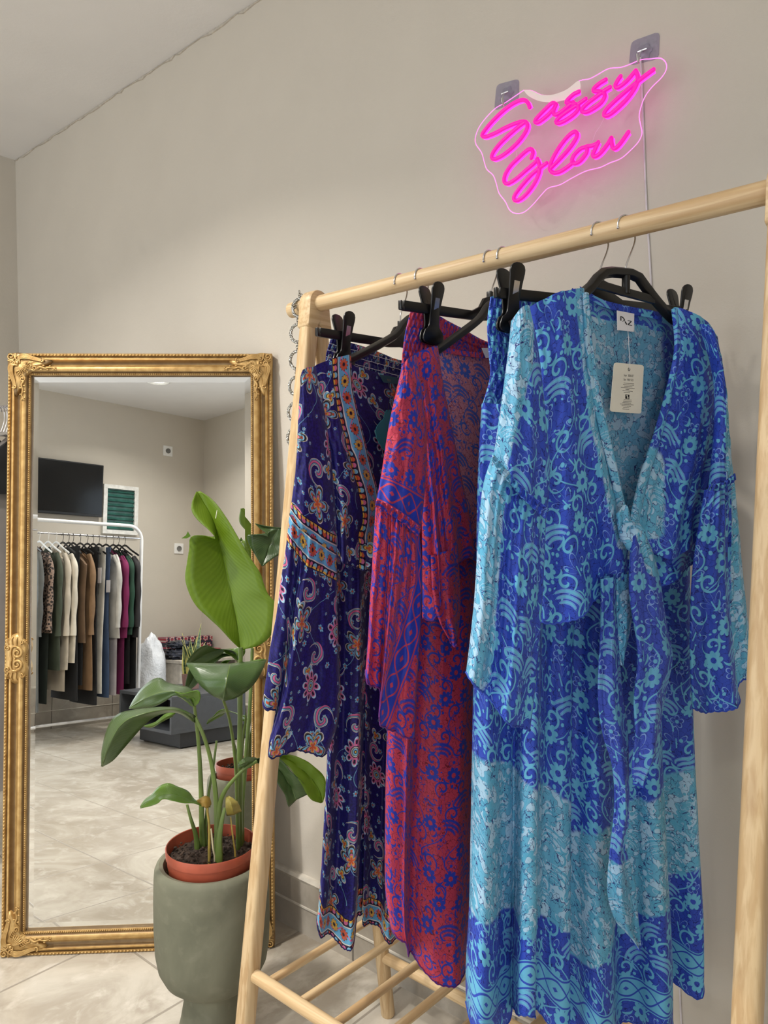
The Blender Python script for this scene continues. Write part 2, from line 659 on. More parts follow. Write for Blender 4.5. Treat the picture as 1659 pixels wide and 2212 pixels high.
    rs2, _ = polar(t, xs, ab - 2.45)
    cb = t.mix(t.ss(rs2, .40, .35) * t.m('LESS_THAN', ab, 2.45), cb, lin(*YEL))
    c = t.mix(t.m('LESS_THAN', ab, 2.6), c, cb)
    return cloth_finish(t, c, u, v, sheer)


BLUE = mat_folk('blue_folk_print', 1.08, (46, 76, 188), (22, 36, 122), (104, 184, 220), (124, 166, 230), light=((168, 206, 232), (90, 172, 208), (34, 46, 116)), sheer=.10)
BLUE_IN = mat_folk('blue_folk_print_reverse', 1.08, (70, 100, 200), (40, 60, 150), (110, 188, 216), (150, 185, 230), light=((184, 216, 234), (120, 190, 220), (58, 72, 132)), sheer=.35)
BLUE_TIE = mat_folk('blue_folk_print_sheer', 1.08, (64, 88, 196), (36, 52, 140), (112, 186, 220), (140, 178, 232), light=((168, 206, 232), (90, 172, 208), (34, 46, 116)), sheer=.30)
RED = mat_folk('red_folk_print', 1.28, (190, 56, 80), (116, 20, 40), (36, 54, 164), (44, 48, 140), sheer=.06)
RED_IN = mat_folk('red_folk_print_reverse', 1.28, (208, 136, 146), (150, 60, 76), (70, 98, 184), (90, 80, 150), sheer=.35)
NAVY = mat_paisley('navy_paisley_print')
NAVY_IN = mat_paisley('navy_paisley_print_reverse', .2, .82)


# ---------------------------------------------------------------- other materials
def wood(name, axis, base=(206, 180, 140), dark=(182, 150, 108)):
    t = T(name, .45)
    o = t.obj()
    sc_ = [38, 38, 38]
    sc_[axis] = 1.6
    g = t.noise(t.mapv(o, tuple(sc_)), 3.0, 4, .4)
    c = t.mix(t.ss(g, .38, .62), lin(*dark), lin(*base))
    fs = [240, 240, 240]
    fs[axis] = 5
    c = t.mix(t.ss(t.noise(t.mapv(o, tuple(fs)), 1.0, 3), .55, .72) * .45, c, lin(166, 132, 88))
    big = [6, 6, 6]
    big[axis] = .5
    g2 = t.noise(t.mapv(o, tuple(big)), 2.0, 2)
    c = t.mix(t.ss(g2, .4, .62) * .22, c, lin(222, 194, 148))
    kn = [26, 26, 26]
    kn[axis] = 5.5
    vo = t.n.new('ShaderNodeTexVoronoi')
    t.nt.links.new(t.mapv(o, tuple(kn)), vo.inputs['Vector'])
    vo.inputs['Scale'].default_value = .55
    c = t.mix(t.ss(F(t, vo.outputs[0]), .20, .08) * .55, c, lin(150, 112, 70))
    t.color(c)
    t.bump(g, .12, .0006)
    return t.mat


WOODX, WOODZ, WOODY = wood('bamboo_along_x', 0), wood('bamboo_upright', 2), wood('bamboo_along_y', 1)
BLACKP = plain('black_plastic', (13, 13, 14), .34, vary=.05)
CHROME = plain('bright_steel', (215, 215, 218), .26, 1.0, vary=.02)


def mat_gold():
    t = T('antique_gold', .40, .45)
    o = t.obj()
    n1 = t.noise(o, 55, 4)
    c = t.mix(t.ss(n1, .3, .7), lin(172, 136, 80), lin(196, 162, 104))
    geo = t.n.new('ShaderNodeNewGeometry')
    pt = F(t, geo.outputs['Pointiness'])
    c = t.mix(t.ss(pt, .49, .44) * .75, c, lin(92, 74, 56))  # browner in the hollows of mouldings and carving
    t.color(c)
    t.bump(t.noise(o, 160, 2), .10, .0006)
    return t.mat


GOLD = mat_gold()


def wall_mat(name, rgb, scale=1.0):
    t = T(name, .75, spec=.25)
    o = t.obj()
    c = lin(*rgb)
    n1 = t.noise(o, .9, 3)
    n2 = t.noise(o, 7, 3)
    f = t.ss(n1 * .7 + n2 * .3, .3, .7)
    c = t.mix(f, tuple(x * .965 for x in c[:3]) + (1,), tuple(min(1, x * 1.03) for x in c[:3]) + (1,))
    t.color(c)
    t.bump(t.noise(o, 95, 3) + t.noise(o, 420, 2) * .35, .17, .0022)
    return t.mat


WALL = wall_mat('beige_wall_paint', (203, 196, 184))
CEIL = wall_mat('white_ceiling_paint', (228, 226, 224))


def stone_mat(name, base, dark, lite, tile, ang, off, grout, gw=.004, rough=.32, stretch=(1, 1, 1)):
    t = T(name, rough)
    o = t.obj()
    p = t.mapv(o, (1, 1, 1), (0, 0, ang)) if ang else o
    x, y, z = t.sep(p)
    st = t.mapv(p, stretch)
    n1 = t.noise(st, 3.2, 6, .9, .62)
    n2 = t.noise(st, 13, 5, .5, .6)
    n3 = t.noise(st, 1.1, 3)
    c = t.mix(t.ss(n1, .36, .66), lin(*dark), lin(*base))
    c = t.mix(t.ss(n2, .50, .72) * .55, c, lin(*lite))
    c = t.mix(t.ss(n3, .40, .66) * .30, c, lin(*lite))
    if tile:
        m = None
        for q, T_, of in ((x, tile[0], off[0]), (y if len(tile) < 3 else z, tile[1], off[1])):
            w = q / T_ + of
            d = t.m('ABSOLUTE', w - t.m('FLOOR', w) - .5)
            g = t.ss(d, .5 - gw / T_, .5 - gw * .45 / T_)
            m = g if m is None else t.m('MAXIMUM', m, g)
        c = t.mix(m, c, lin(*grout))
        t.bump(m * -1.0, .5, .0015)
        t.put(t.b.inputs['Roughness'], m * .4 + rough)
    t.color(c)
    return t.mat


def glass_mat(name, col, rough=0.0, ior=1.45):
    t = T(name, rough)
    t.b.inputs['Base Color'].default_value = col
    t.b.inputs['Transmission Weight'].default_value = 1.0
    t.b.inputs['IOR'].default_value = ior
    return t.mat


def clear_film(name, col, opac, rough=.15):
    """thin clear sheet: mostly see-through with a sheen"""
    t = T(name, rough)
    nz = t.noise(t.obj(), 300, 2)
    t.color(t.mix(t.ss(nz, .4, .6), lin(*col), tuple(x * .8 for x in lin(*col)[:3]) + (1,)))
    tr = t.n.new('ShaderNodeBsdfTransparent')
    mx = t.n.new('ShaderNodeMixShader')
    mx.inputs[0].default_value = opac
    t.nt.links.new(tr.outputs[0], mx.inputs[1])
    t.nt.links.new(t.b.outputs[0], mx.inputs[2])
    t.nt.links.new(mx.outputs[0], t.out.inputs[0])
    return t.mat


def glow(name, col, strength, base=None):
    t = T(name, .4)
    t.b.inputs['Base Color'].default_value = base or col
    t.b.inputs['Emission Color'].default_value = col
    t.b.inputs['Emission Strength'].default_value = strength
    return t.mat

# ================================================================ THE ROOM
FLOOR_M = stone_mat('beige_floor_tile', (194, 187, 174), (162, 152, 137), (214, 208, 197), (.340, .335), 0, (.397, .937), (150, 142, 130), .004, .24, (1.3, 1, 1))
SKIRT_M = stone_mat('grey_skirting_tile', (172, 164, 152), (148, 140, 128), (190, 182, 170), (.45, 9.0, 1), 0, (.1, .3), (112, 106, 98), .004, .35)
STRIP_M = plain('cream_strip', (204, 198, 186), .4)


def slab(name, lo, hi, mat):
    m = MB()
    c = (V(lo) + V(hi)) / 2
    m.box(c, (V(hi) - V(lo)) / 2)
    o = m.build(name, mat, None, smooth=False)
    return props(o, kind='structure')


WB = 0.016      # back wall face
slab('floor', (-.2, RY - .2, -.08), (RX + .2, .2, 0), FLOOR_M)
# ceiling: its edge with the back wall is ragged plaster
slab('ceiling', (-.2, RY - .2, RZ), (RX + .2, .2, RZ + .1), CEIL)
slab('wall_back', (-.2, WB, 0), (RX + .2, WB + .12, RZ), WALL)
slab('wall_left', (-.12, RY - .12, 0), (0, WB, RZ), WALL)


def holed_wall(name, x0, x1, hole, mat):
    y0, y1, z0, z1 = hole
    m = MB()
    for a, b, c, d in ((RY, y0, 0, RZ), (y1, WB, 0, RZ), (y0, y1, 0, z0), (y0, y1, z1, RZ)):
        if b - a > .001 and d - c > .001:
            m.box(((x0 + x1) / 2, (a + b) / 2, (c + d) / 2), ((x1 - x0) / 2, (b - a) / 2, (d - c) / 2))
    return props(m.build(name, mat, None, smooth=False), kind='structure')


holed_wall('wall_right', RX, RX + .12, WIR, WALL)
m = MB()
for a, b, c, d in ((0, WIN[0], 0, RZ), (WIN[1], RX, 0, RZ), (WIN[0], WIN[1], 0, WIN[2]), (WIN[0], WIN[1], WIN[3], RZ)):
    m.box(((a + b) / 2, RY - .06, (c + d) / 2), ((b - a) / 2, .06, (d - c) / 2))
props(m.build('wall_front', WALL, None, smooth=False), kind='structure')
# ragged plaster line where ceiling meets the back wall
random.seed(4)
rag, x = [], 0.0
m = MB()
pts = []
while x < RX:
    pts.append(V((x, WB - .001, RZ - .002 - random.random() * .010)))
    x += random.uniform(.012, .06)
top = [V((p.x, WB - .001, RZ - .0005)) for p in pts]
low = [V((p.x, WB - .004, p.z)) for p in pts]
m.quadgrid([top, low, [V((p.x, WB + .0, p.z)) for p in pts]])
props(m.build('trim_1', plain('ragged_plaster', (196, 188, 176), .8, scale=60, bump=.3), None, smooth=False), kind='structure')


def skirting(name, a, b, inward, hi, mid):
    """tiled skirting with a rounded strip on top and a thin one lower down"""
    a, b, n = V(a), V(b), V(inward)
    e = (b - a).normalized()
    L = (b - a).length
    m = MB()
    m.box((a + b) / 2 + n * .005 + V((0, 0, hi / 2)), (L / 2, .005, hi / 2), (e, n, V((0, 0, 1))))
    props(m.build('baseboard_' + name, SKIRT_M, None, smooth=False), kind='structure')
    m = MB()
    prof = [(-.006, 0), (.010, .002), (.014, .010), (.010, .018), (-.006, .020)]
    m.quadgrid([[p + n * q[0] + V((0, 0, hi + q[1] - .016)) for q in prof] for p in (a, b)])
    m.quadgrid([[p + n * q[0] + V((0, 0, mid + q[1] * .4 - .004)) for q in ((.008, 0), (.0125, .002), (.0125, .012), (.008, .016))] for p in (a, b)])
    props(m.build('trim_' + {'back': '2', 'left': '3', 'front': '4', 'right': '5'}[name], STRIP_M, None), kind='structure')


skirting('back', (0, WB, 0), (RX, WB, 0), (0, -1, 0), .146, .072)
skirting('left', (0, RY, 0), (0, WB, 0), (1, 0, 0), .146, .072)
skirting('front', (WIN[1] + .04, RY, 0), (RX, RY, 0), (0, 1, 0), .30, .125)
skirting('right', (RX, RY, 0), (RX, WIR[0] - .03, 0), (-1, 0, 0), .146, .072)

# windows
ALU = plain('white_window_frame', (226, 226, 222), .4)


def window(name, c, e, wid, z0, z1, bars):
    """frame and pane in the plane through c along e"""
    n = V((e.y, -e.x, 0))
    Z = V((0, 0, 1))
    root = props(empty(name, c + Z * z0, None, None), kind='structure')
    m, w, h = MB(), .03, (z1 - z0) / 2
    mid = c + Z * (z0 + z1) / 2
    ax = (e, n, Z)
    for k in (-1, 1):
        m.box(mid + Z * (k * (h - w)), (wid / 2, .03, w), ax)
        m.box(mid + e * (k * (wid / 2 - w)), (w, .03, h - 2 * w - .0004), ax)
    for k in range(1, bars):
        m.box(mid + e * (wid * (k / bars - .5)), (.02, .02, h), ax)
    m.build('window_frame', ALU, root, smooth=False)
    m = MB()
    m.box(mid, (wid / 2 - .02, .002, h - .02), ax)
    m.build('window_pane', clear_film('window_glass', (230, 238, 240), .05, .02), root, smooth=False)


window('window_1', V(((WIN[0] + WIN[1]) / 2, RY - .05, 0)), V((1, 0, 0)), WIN[1] - WIN[0], WIN[2], WIN[3], 2)
window('window_2', V((RX + .05, (WIR[0] + WIR[1]) / 2, 0)), V((0, 1, 0)), WIR[1] - WIR[0], WIR[2], WIR[3], 1)

# recessed ceiling lamps
for i, (lx, ly, lw) in enumerate(LAMPS):
    r = empty('ceiling_lamp', (lx, ly, RZ - .012), ['round recessed ceiling lamp seen whole at the top of the mirror', 'round recessed ceiling lamp cut by the top edge of the mirror', 'round recessed ceiling lamp in front of the leaning mirror', 'round recessed ceiling lamp added to light the outfits on the bamboo rack'][i], 'ceiling light', 'recessed ceiling lamps')
    MB().lathe([(.060, 0.011), (.078, .0), (.092, .004), (.094, .012)], (lx, ly, RZ - .012)).build('lamp_ring', ALU, r)
    MB().lathe([(.0005, .006), (.04, .006), (.061, .010)], (lx, ly, RZ - .012)).build('lamp_disc', glow('lamp_glow', (1, .95, .86, 1), 6), r)
    d = bpy.data.lights.new('lamp_light', 'AREA')
    d.shape, d.size, d.energy, d.color = 'DISK', .11, lw, LAMP_COL
    d.spread = 2.35
    o = bpy.data.objects.new('lamp_light', d)
    COL.objects.link(o)
    o.location = (lx, ly, RZ - .02)

# ================================================================ THE LEANING MIRROR
mir = empty('floor_mirror', MB0 + MEW * MW / 2, 'tall gold framed mirror leaning against the wall behind the potted plant', 'mirror')


def mp(a, b, c=0.0):
    return MB0 + MEW * a + MEU * b + MN * c


FWD = .056
# profile across the frame from the outer edge inwards: (distance, height above the back)
FP = [(0, -.026), (0, -.004), (.002, -.001), (.0065, -.001), (.0085, -.006), (.0105, -.005), (.0135, .0), (.0165, .0005), (.0185, -.003), (.020, -.006), (.0245, -.010), (.0285, -.0105),
      (.0305, -.008), (.032, -.004), (.0345, .0), (.038, .0022), (.042, .0024), (.0455, .0006), (.048, -.0035), (.0492, -.007), (.0500, -.0070), (.0545, -.0075), (.056, -.012), (.056, -.020)]
rows = []
for a, b, sa, sb in ((0, 0, 1, 1), (MW, 0, -1, 1), (MW, MH, -1, -1), (0, MH, 1, -1), (0, 0, 1, 1)):
    rows.append([mp(a + sa * d, b + sb * d, h) for d, h in FP])
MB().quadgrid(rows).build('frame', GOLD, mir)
m = MB()
m.prism([mp(.004, .004, -.027), mp(MW - .004, .004, -.027), mp(MW - .004, MH - .004, -.027), mp(.004, MH - .004, -.027)], MN * .004)
m.build('back_board', plain('brown_backing', (92, 74, 54), .8), mir, smooth=False)
# silvered glass with a bevelled border
t = T('mirror_silver', .0, 1.0)
t.color((.90, .915, .91, 1))
g0, g1 = FWD - .003, FWD + .0155
m = MB()
rr = []
for d, h in ((g0, -.0172), (g1, -.0164)):
    rr.append([mp(d, d, h), mp(MW - d, d, h), mp(MW - d, MH - d, h), mp(d, MH - d, h)])
m.quadgrid(rr, True)
m.fan(list(rr[1]))
m.build('mirror_glass', t.mat, mir, smooth=False)
# bead and rope borders
m1, m2 = MB(), MB()


def along_sides(mb, d, h, step, r, sc_, stretch):
    for (A, B) in (((d, d), (MW - d, d)), ((MW - d, d), (MW - d, MH - d)), ((MW - d, MH - d), (d, MH - d)), ((d, MH - d), (d, d))):
        p, q = mp(A[0], A[1], h), mp(B[0], B[1], h)
        n = max(2, round((q - p).length / step))
        e = (q - p).normalized()
        for i in range(n):
            mb.ball(p.lerp(q, (i + .5) / n), r, 6, 4, (stretch, 1, sc_), (e, MN.cross(e), MN))


along_sides(m1, .0043, -.001, .0085, .0030, .9, 1.25)
along_sides(m2, .0522, -.0065, .0052, .0022, 1, 1)
m1.build('rope_border', GOLD, mir, fixn=False)
m2.build('bead_border', GOLD, mir, fixn=False)


# carved ornaments
def scroll(mb, pts, r0, r1, n=26, curl=None):
    P = sm_list(pts, n)
    rad = [r0 + (r1 - r0) * i / (n - 1) for i in range(n)]
    mb.tube(P, rad, 7)


def curl_pts(o, r, turns, start, sgn, plane, h):
    out = []
    for i in range(18):
        k = i / 17
        a = start + sgn * turns * 2 * PI * k
        rad = r * (1 - .85 * k)
        out.append(plane(o[0] + rad * math.cos(a), o[1] + rad * math.sin(a), h))
    return out


def corner(fx, fy):
    """one corner ornament; fx, fy say which corner (0/1 right, 0/1 top)"""
    mb = MB()

    def pl(a, b, c):
        return mp(MW - a if fx else a, MH - b if fy else b, c)
    # base shield so that the carving sits on the frame
    ring = [(0, 0), (.030, -.001), (.052, .004), (.090, .014), (.110, .020), (.084, .036), (.066, .044), (.052, .052), (.044, .066), (.036, .084), (.020, .110), (.014, .090), (.004, .052), (-.001, .030)]
    R = sm_list([ (x, y) for x, y in ring + [ring[0]]], 60)[:-1]
    c0 = V((.036, .036, 0))
    rows = []
    for s_, h in ((1.0, -.012), (1.0, -.002), (.86, .0025), (.5, .004), (.02, .0045)):
        rows.append([pl(c0.x + (p.x - c0.x) * s_, c0.y + (p.y - c0.y) * s_, h + .0012 * math.sin(17 * p.x / .02) * s_) for p in R])
    mb.quadgrid(rows, True)
    h = .0055
    for sw in (0, 1):
        q = (lambda a, b, c: pl(b, a, c)) if sw else pl
        # long acanthus leaf with rolled tip
        for k in range(5):
            o = k * .0027
            scroll(mb, [q(.026 + o * .6, .016 + o, h), q(.034, .006 + o, h + .002), q(.050, .006 + o * .9, h + .002), q(.068, .012 + o * .7, h), q(.084, .017 + o * .55, h - .001)], .0016, .0012)
        mb.tube(curl_pts((.086, .020), .0062, .8, -1.2, 1, q, h), .0020, 6)
        mb.tube(curl_pts((.028, .014), .0075, 1.2, 1.0, 1, q, h + .001), .0019, 6)
        mb.tube(curl_pts((.067, .039), .0075, 1.3, 2.6, -1, q, h), .0017, 6)
        # running sprig towards the middle of the side
        scroll(mb, [q(.070, .044, .003), q(.082, .037, .005), q(.095, .040, .004), q(.108, .038, .004), q(.118, .042, .003)], .0032, .0014)
        for i, (a, b) in enumerate(((.084, .043), (.090, .033), (.100, .044), (.106, .034), (.114, .044), (.119, .038), (.120, .043))):
            mb.ball(q(a, b, .0035), .0030 - i * .00018, 6, 5, (1.5, .8, .8), (MEW, MEU, MN))
        for i in range(5):
            scroll(mb, [q(.046 + i * .004, .030 + i * .002, h), q(.050 + i * .005, .024 + i * .003, h + .001), q(.058 + i * .004, .026 + i * .003, h - .001)], .0013, .0008, 10)
    # corner cartouche and middle shell
    for a0 in range(6):
        an = .25 + a0 * .22
        scroll(mb, [pl(.030 + .004 * math.cos(an), .030 + .004 * math.sin(an), h + .002), pl(.030 + .016 * math.cos(an), .030 + .016 * math.sin(an), h + .003), pl(.030 + .025 * math.cos(an), .030 + .025 * math.sin(an), h - .002)], .0014, .0021, 10)
    mb.tube(curl_pts((.010, .010), .0095, 1.4, .8, 1, pl, h - .001), .0019, 6)
    scroll(mb, [pl(.002, .020, h - .002), pl(.012, .022, h), pl(.021, .012, h), pl(.020, .002, h - .002)], .0018, .0018, 14)
    mb.tube(curl_pts((.042, .042), .0070, 1.2, 3.9, 1, pl, h + .001), .0016, 6)
    mb.ball(pl(.026, .026, h), .0045, 8, 6, (1, 1, .7), (MEW, MEU, MN))
    mb.ball(pl(.050, .050, h - .004), .0030, 8, 6)
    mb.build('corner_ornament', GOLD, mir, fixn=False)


for fx in (0, 1):
    for fy in (0, 1):
        corner(fx, fy)


def side_ornament(fx):
    mb = MB()
    mid = MH * .485

    def pl(a, b, c):
        return mp(MW - a if fx else a, mid + b, c)
    ring = sm_list([(0, -.030), (.010, -.050), (.030, -.062), (.046, -.050), (.056, -.028), (.050, 0), (.056, .028), (.046, .050), (.030, .062), (.010, .050), (0, .030), (.003, 0), (0, -.030)], 50)[:-1]
    rows = [[pl(.028 + (p.x - .028) * s_, p.y * s_, h) for p in ring] for s_, h in ((1, -.010), (1, -.001), (.8, .003), (.02, .004))]
    mb.quadgrid(rows, True)
    h = .0055
    for s_ in (-1, 1):
        P = lambda a, b, c: pl(a, b * s_, c)
        mb.tube(curl_pts((.034, .014), .0135, 1.5, 1.6, -1, P, h), [.0042 - .0028 * i / 17 for i in range(18)], 7)
        scroll(mb, [P(.020, .0, h), P(.018, .014, h), P(.022, .028, h), P(.034, .030, h)], .0030, .0020)
        for k in range(4):
            scroll(mb, [P(.012 + k * .010, .034, h), P(.008 + k * .012, .046, h), P(.012 + k * .011, .056 - abs(k - 1.5) * .005, h - .003)], .0021, .0012, 12)
        mb.tube(curl_pts((.046, .040), .0065, 1.2, 0, 1, P, h), .0016, 6)
        mb.tube(curl_pts((.010, .026), .0065, 1.2, 2, 1, P, h), .0016, 6)
    for k in range(5):
        mb.ball(pl(.029, -.008 + k * .004, h + .001), .0022, 6, 5)
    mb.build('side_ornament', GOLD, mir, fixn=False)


side_ornament(0)
side_ornament(1)

# ================================================================ THE BAMBOO CLOTHES RACK
RL, RS, RSB, RH = .8216, .2079, .1961, 1.48
RO = V((1.9386, -.279, 0))
RE = V((math.cos(-.0175), math.sin(-.0175), 0))        # along the rail
RN = V((-RE.y, RE.x, 0))                               # towards the wall


def rk(l, t_, z):
    return RO + RE * l + RN * t_ + V((0, 0, z))


rack = empty('clothes_rack', rk(RL / 2, 0, 0), 'bamboo clothes rack with splayed legs carrying the printed outfits', 'clothes rack')
RR = .0148
m = MB()
m.tube([rk(-.066, 0, RH), rk(-.0655, 0, RH)] + [rk(-.0655 + (RL + .131) * i / 30, 0, RH) for i in range(31)] + [rk(RL + .066, 0, RH)], [RR * .88] + [RR] * 31 + [RR] + [RR * .88], 28, up=V((0, 0, 1)))
m.build('hanging_rail', WOODX, rack)
SQ = [(math.copysign(abs(math.cos(a)) ** .55, math.cos(a)), math.copysign(abs(math.sin(a)) ** .55, math.sin(a))) for a in [2 * PI * (k + .5) / 20 for k in range(20)]]
for l0, sg in ((0, -1), (RL, 1)):
    for s_, tt in ((-1, RS), (1, RSB)):
        foot = rk(l0, s_ * tt, 0)
        head = rk(l0, s_ * .012, RH - .028)
        m = MB()
        pr = SQ if s_ < 0 else None
        m.tube([foot + V((0, 0, .0005)), foot.lerp(head, .003), foot.lerp(head, .5), head], [.0135, .0150, .0150, .0150], 20, up=RN, profile=pr)
        m.build('leg', WOODZ, rack)
    # rounded head block that clasps rail and legs
    m = MB()
    out = []
    for k in range(17):
        a = PI * k / 16
        out.append((math.cos(a) * .0255, math.sin(a) * .0255))
    out += [(-.0275, -.02), (-.0315, -.046), (-.012, -.052), (.0, -.036), (.012, -.056), (.0325, -.052), (.0275, -.02)]
    m.prism([rk(l0 - .0165, t_, RH + z) for t_, z in out], RE * .033)
    m.build('head_block', WOODY, rack, bevel=.004)
# lower shelf: two rails and slats, and a stretcher low between the rear legs
HS = .2675
tf, tr_ = RS * (1 - HS / RH), RSB * (1 - HS / RH)
for t_ in (-tf, tr_):
    MB().tube([rk(.010 + (RL - .02) * i / 12, t_, HS) for i in range(13)], .0112, 18, up=V((0, 0, 1))).build('shelf_rail', WOODX, rack)
ts = RSB * (1 - .1365 / RH)
MB().tube([rk(.010 + (RL - .02) * i / 12, ts, .1365) for i in range(13)], .0112, 18, up=V((0, 0, 1))).build('stretcher', WOODX, rack)
for k in range(10):
    l = .045 + (RL - .09) * k / 9
    MB().tube([rk(l, -tf + .004, HS), rk(l, 0, HS), rk(l, tr_ - .004, HS)], .0076, 14, up=V((0, 0, 1))).build('shelf_slat', WOODY, rack)


# ================================================================ HANGERS
class Fr:
    """the hanging plane of one outfit: origin at the rail, w across, n towards the viewer, z up"""
    def __init__(s, l, sw):
        s.l = l
        s.O = rk(l, 0, RH)
        a = -.0175 + sw
        s.n = V((math.cos(a), math.sin(a), 0))
        s.w = V((-math.sin(a), math.cos(a), 0))

    def p(s, w, z, d=0.0):
        return s.O + s.w * w + s.n * d + V((0, 0, z))

    def px(s, x, y, d=0.0):
        return hit(x, y, s.n, s.O + s.n * d)

    def wz(s, x, y, d=0.0):
        q = s.px(x, y, d) - s.O
        return q.dot(s.w), q.z


WR = .0013


def hook(fr, root, zb):
    """wire hook over the rail: tip on the room side, stem on the wall side"""
    R = RR + WR + .0003
    pts = [fr.p(0, zb), fr.p(0, zb + .012), fr.p(0.0005, -.052), fr.p(.006, -.040), fr.p(.0145, -.024), fr.p(.0185, -.012)]
    for k in range(15):
        a = -.25 + (PI + .42) * k / 14
        pts.append(fr.p(math.cos(a) * R + .0006, math.sin(a) * R))
    m = MB()
    m.tube(sm_list(pts, 60), WR, 8)
    m.ball(pts[-1], WR * 1.6, 8, 6)
    m.build('hook', CHROME, root)


def clip(fr, root, w, z, g=0.0):
    """pinch clip on the bar: two plates and a steel spring, jaws downwards; z = bar height"""
    outl = [(-.0125, .026), (-.0105, .033), (-.004, .0365), (.004, .0365), (.0105, .033), (.0125, .026), (.0106, .010), (.0094, -.010), (.0110, -.026), (.0180, -.032), (.0188, -.048), (-.0188, -.048), (-.0180, -.032), (-.0110, -.026), (-.0094, -.010), (-.0106, .010)]
    P = [q for q in sm_list([(a, b) for a, b in outl + [outl[0]]], 48)][:-1]
    c = empty_part('clip', root, fr.p(w, z))
    off = lambda y: .0042 + (y + .009) * (.21 if y > -.009 else .07)
    for sg in (1, -1):
        m = MB()
        m.prism([fr.p(w + q.x, z + q.y, g + off(q.y) * sg) for q in P], fr.n * .0028 * sg)
        m.build('clip_plate', BLACKP, c, bevel=.0007)
    m = MB()
    up = (V((0, 0, 1)) + fr.n * .21).normalized()
    m.box(fr.p(w, z + .004, g + off(.004) + .0032), (.0046, .0006, .0105), (fr.w, up.cross(fr.w).normalized(), up))
    m.build('clip_spring', CHROME, c, smooth=False)


def empty_part(name, root, loc):
    """a part whose own pieces are its children: a small pivot pin is its mesh"""
    m = MB()
    m.tube([V(loc) - RN * .006, V(loc) + RN * .006], .002, 8)
    return m.build(name, BLACKP, root)


BARP = [(-1, -1), (1, -1), (1, 1), (-1, 1)]


def clip_hanger(fr, label, group, clips, ends):
    """flat bar hanger with two clips; ends: two traced points on the bar, the first its room-side end"""
    (w1, z1), (w2, z2) = fr.wz(*ends[0]), fr.wz(*ends[1])
    tilt = (z2 - z1) / (w2 - w1)
    zb = z1 - tilt * w1
    half = -w1 - .006
    root = empty('trouser_hanger', fr.p(0, zb), label, 'hanger', group)
    hook(fr, root, zb + .032)
    m = MB()
    T_ = lambda w: zb + tilt * w
    up = [(-half, .007), (-.045, .007), (-.026, .015), (-.016, .029), (0, .034), (.016, .029), (.026, .015), (.045, .007), (half, .007)]
    dn = [(half, -.007), (.03, -.007), (0, -.004), (-.03, -.007), (-half, -.007)]
    m.prism([fr.p(a, T_(a) + b, -.003) for a, b in up + dn], fr.n * .006)
    m.box(fr.p(0, zb + .034, 0), (.004, .004, .007), (fr.w, fr.n, V((0, 0, 1))))
    for s_ in (-1, 1):      # small stop at each end
        m.box(fr.p(s_ * (half + .003), T_(s_ * half) - .004, 0), (.0035, .003, .0028), (fr.w, fr.n, V((0, 0, 1))))
        m.box(fr.p(s_ * (half + .0055), T_(s_ * half) + .0005, 0), (.0015, .003, .0060), (fr.w, fr.n, V((0, 0, 1))))
    m.build('hanger_bar', BLACKP, root, bevel=.0010)
    for w in clips:
        clip(fr, root, w, T_(w))
    return root


def sweep_arm(m, pts, wid, thick, fr):
    """flat moulded arm along points in the hanging plane"""
    P = sm_list(pts, 24)
    m.tube(P, 1.0, 0, up=fr.n, profile=[(-wid, -thick), (wid, -thick), (wid, -thick * .5), (wid * .55, thick), (-wid * .55, thick), (-wid, -thick * .5)])

# ================================================================ CLOTH
SEED = [0]
FACE = V((.62, -.785, 0))        # the outfits swing open towards the room: cloth swells this way


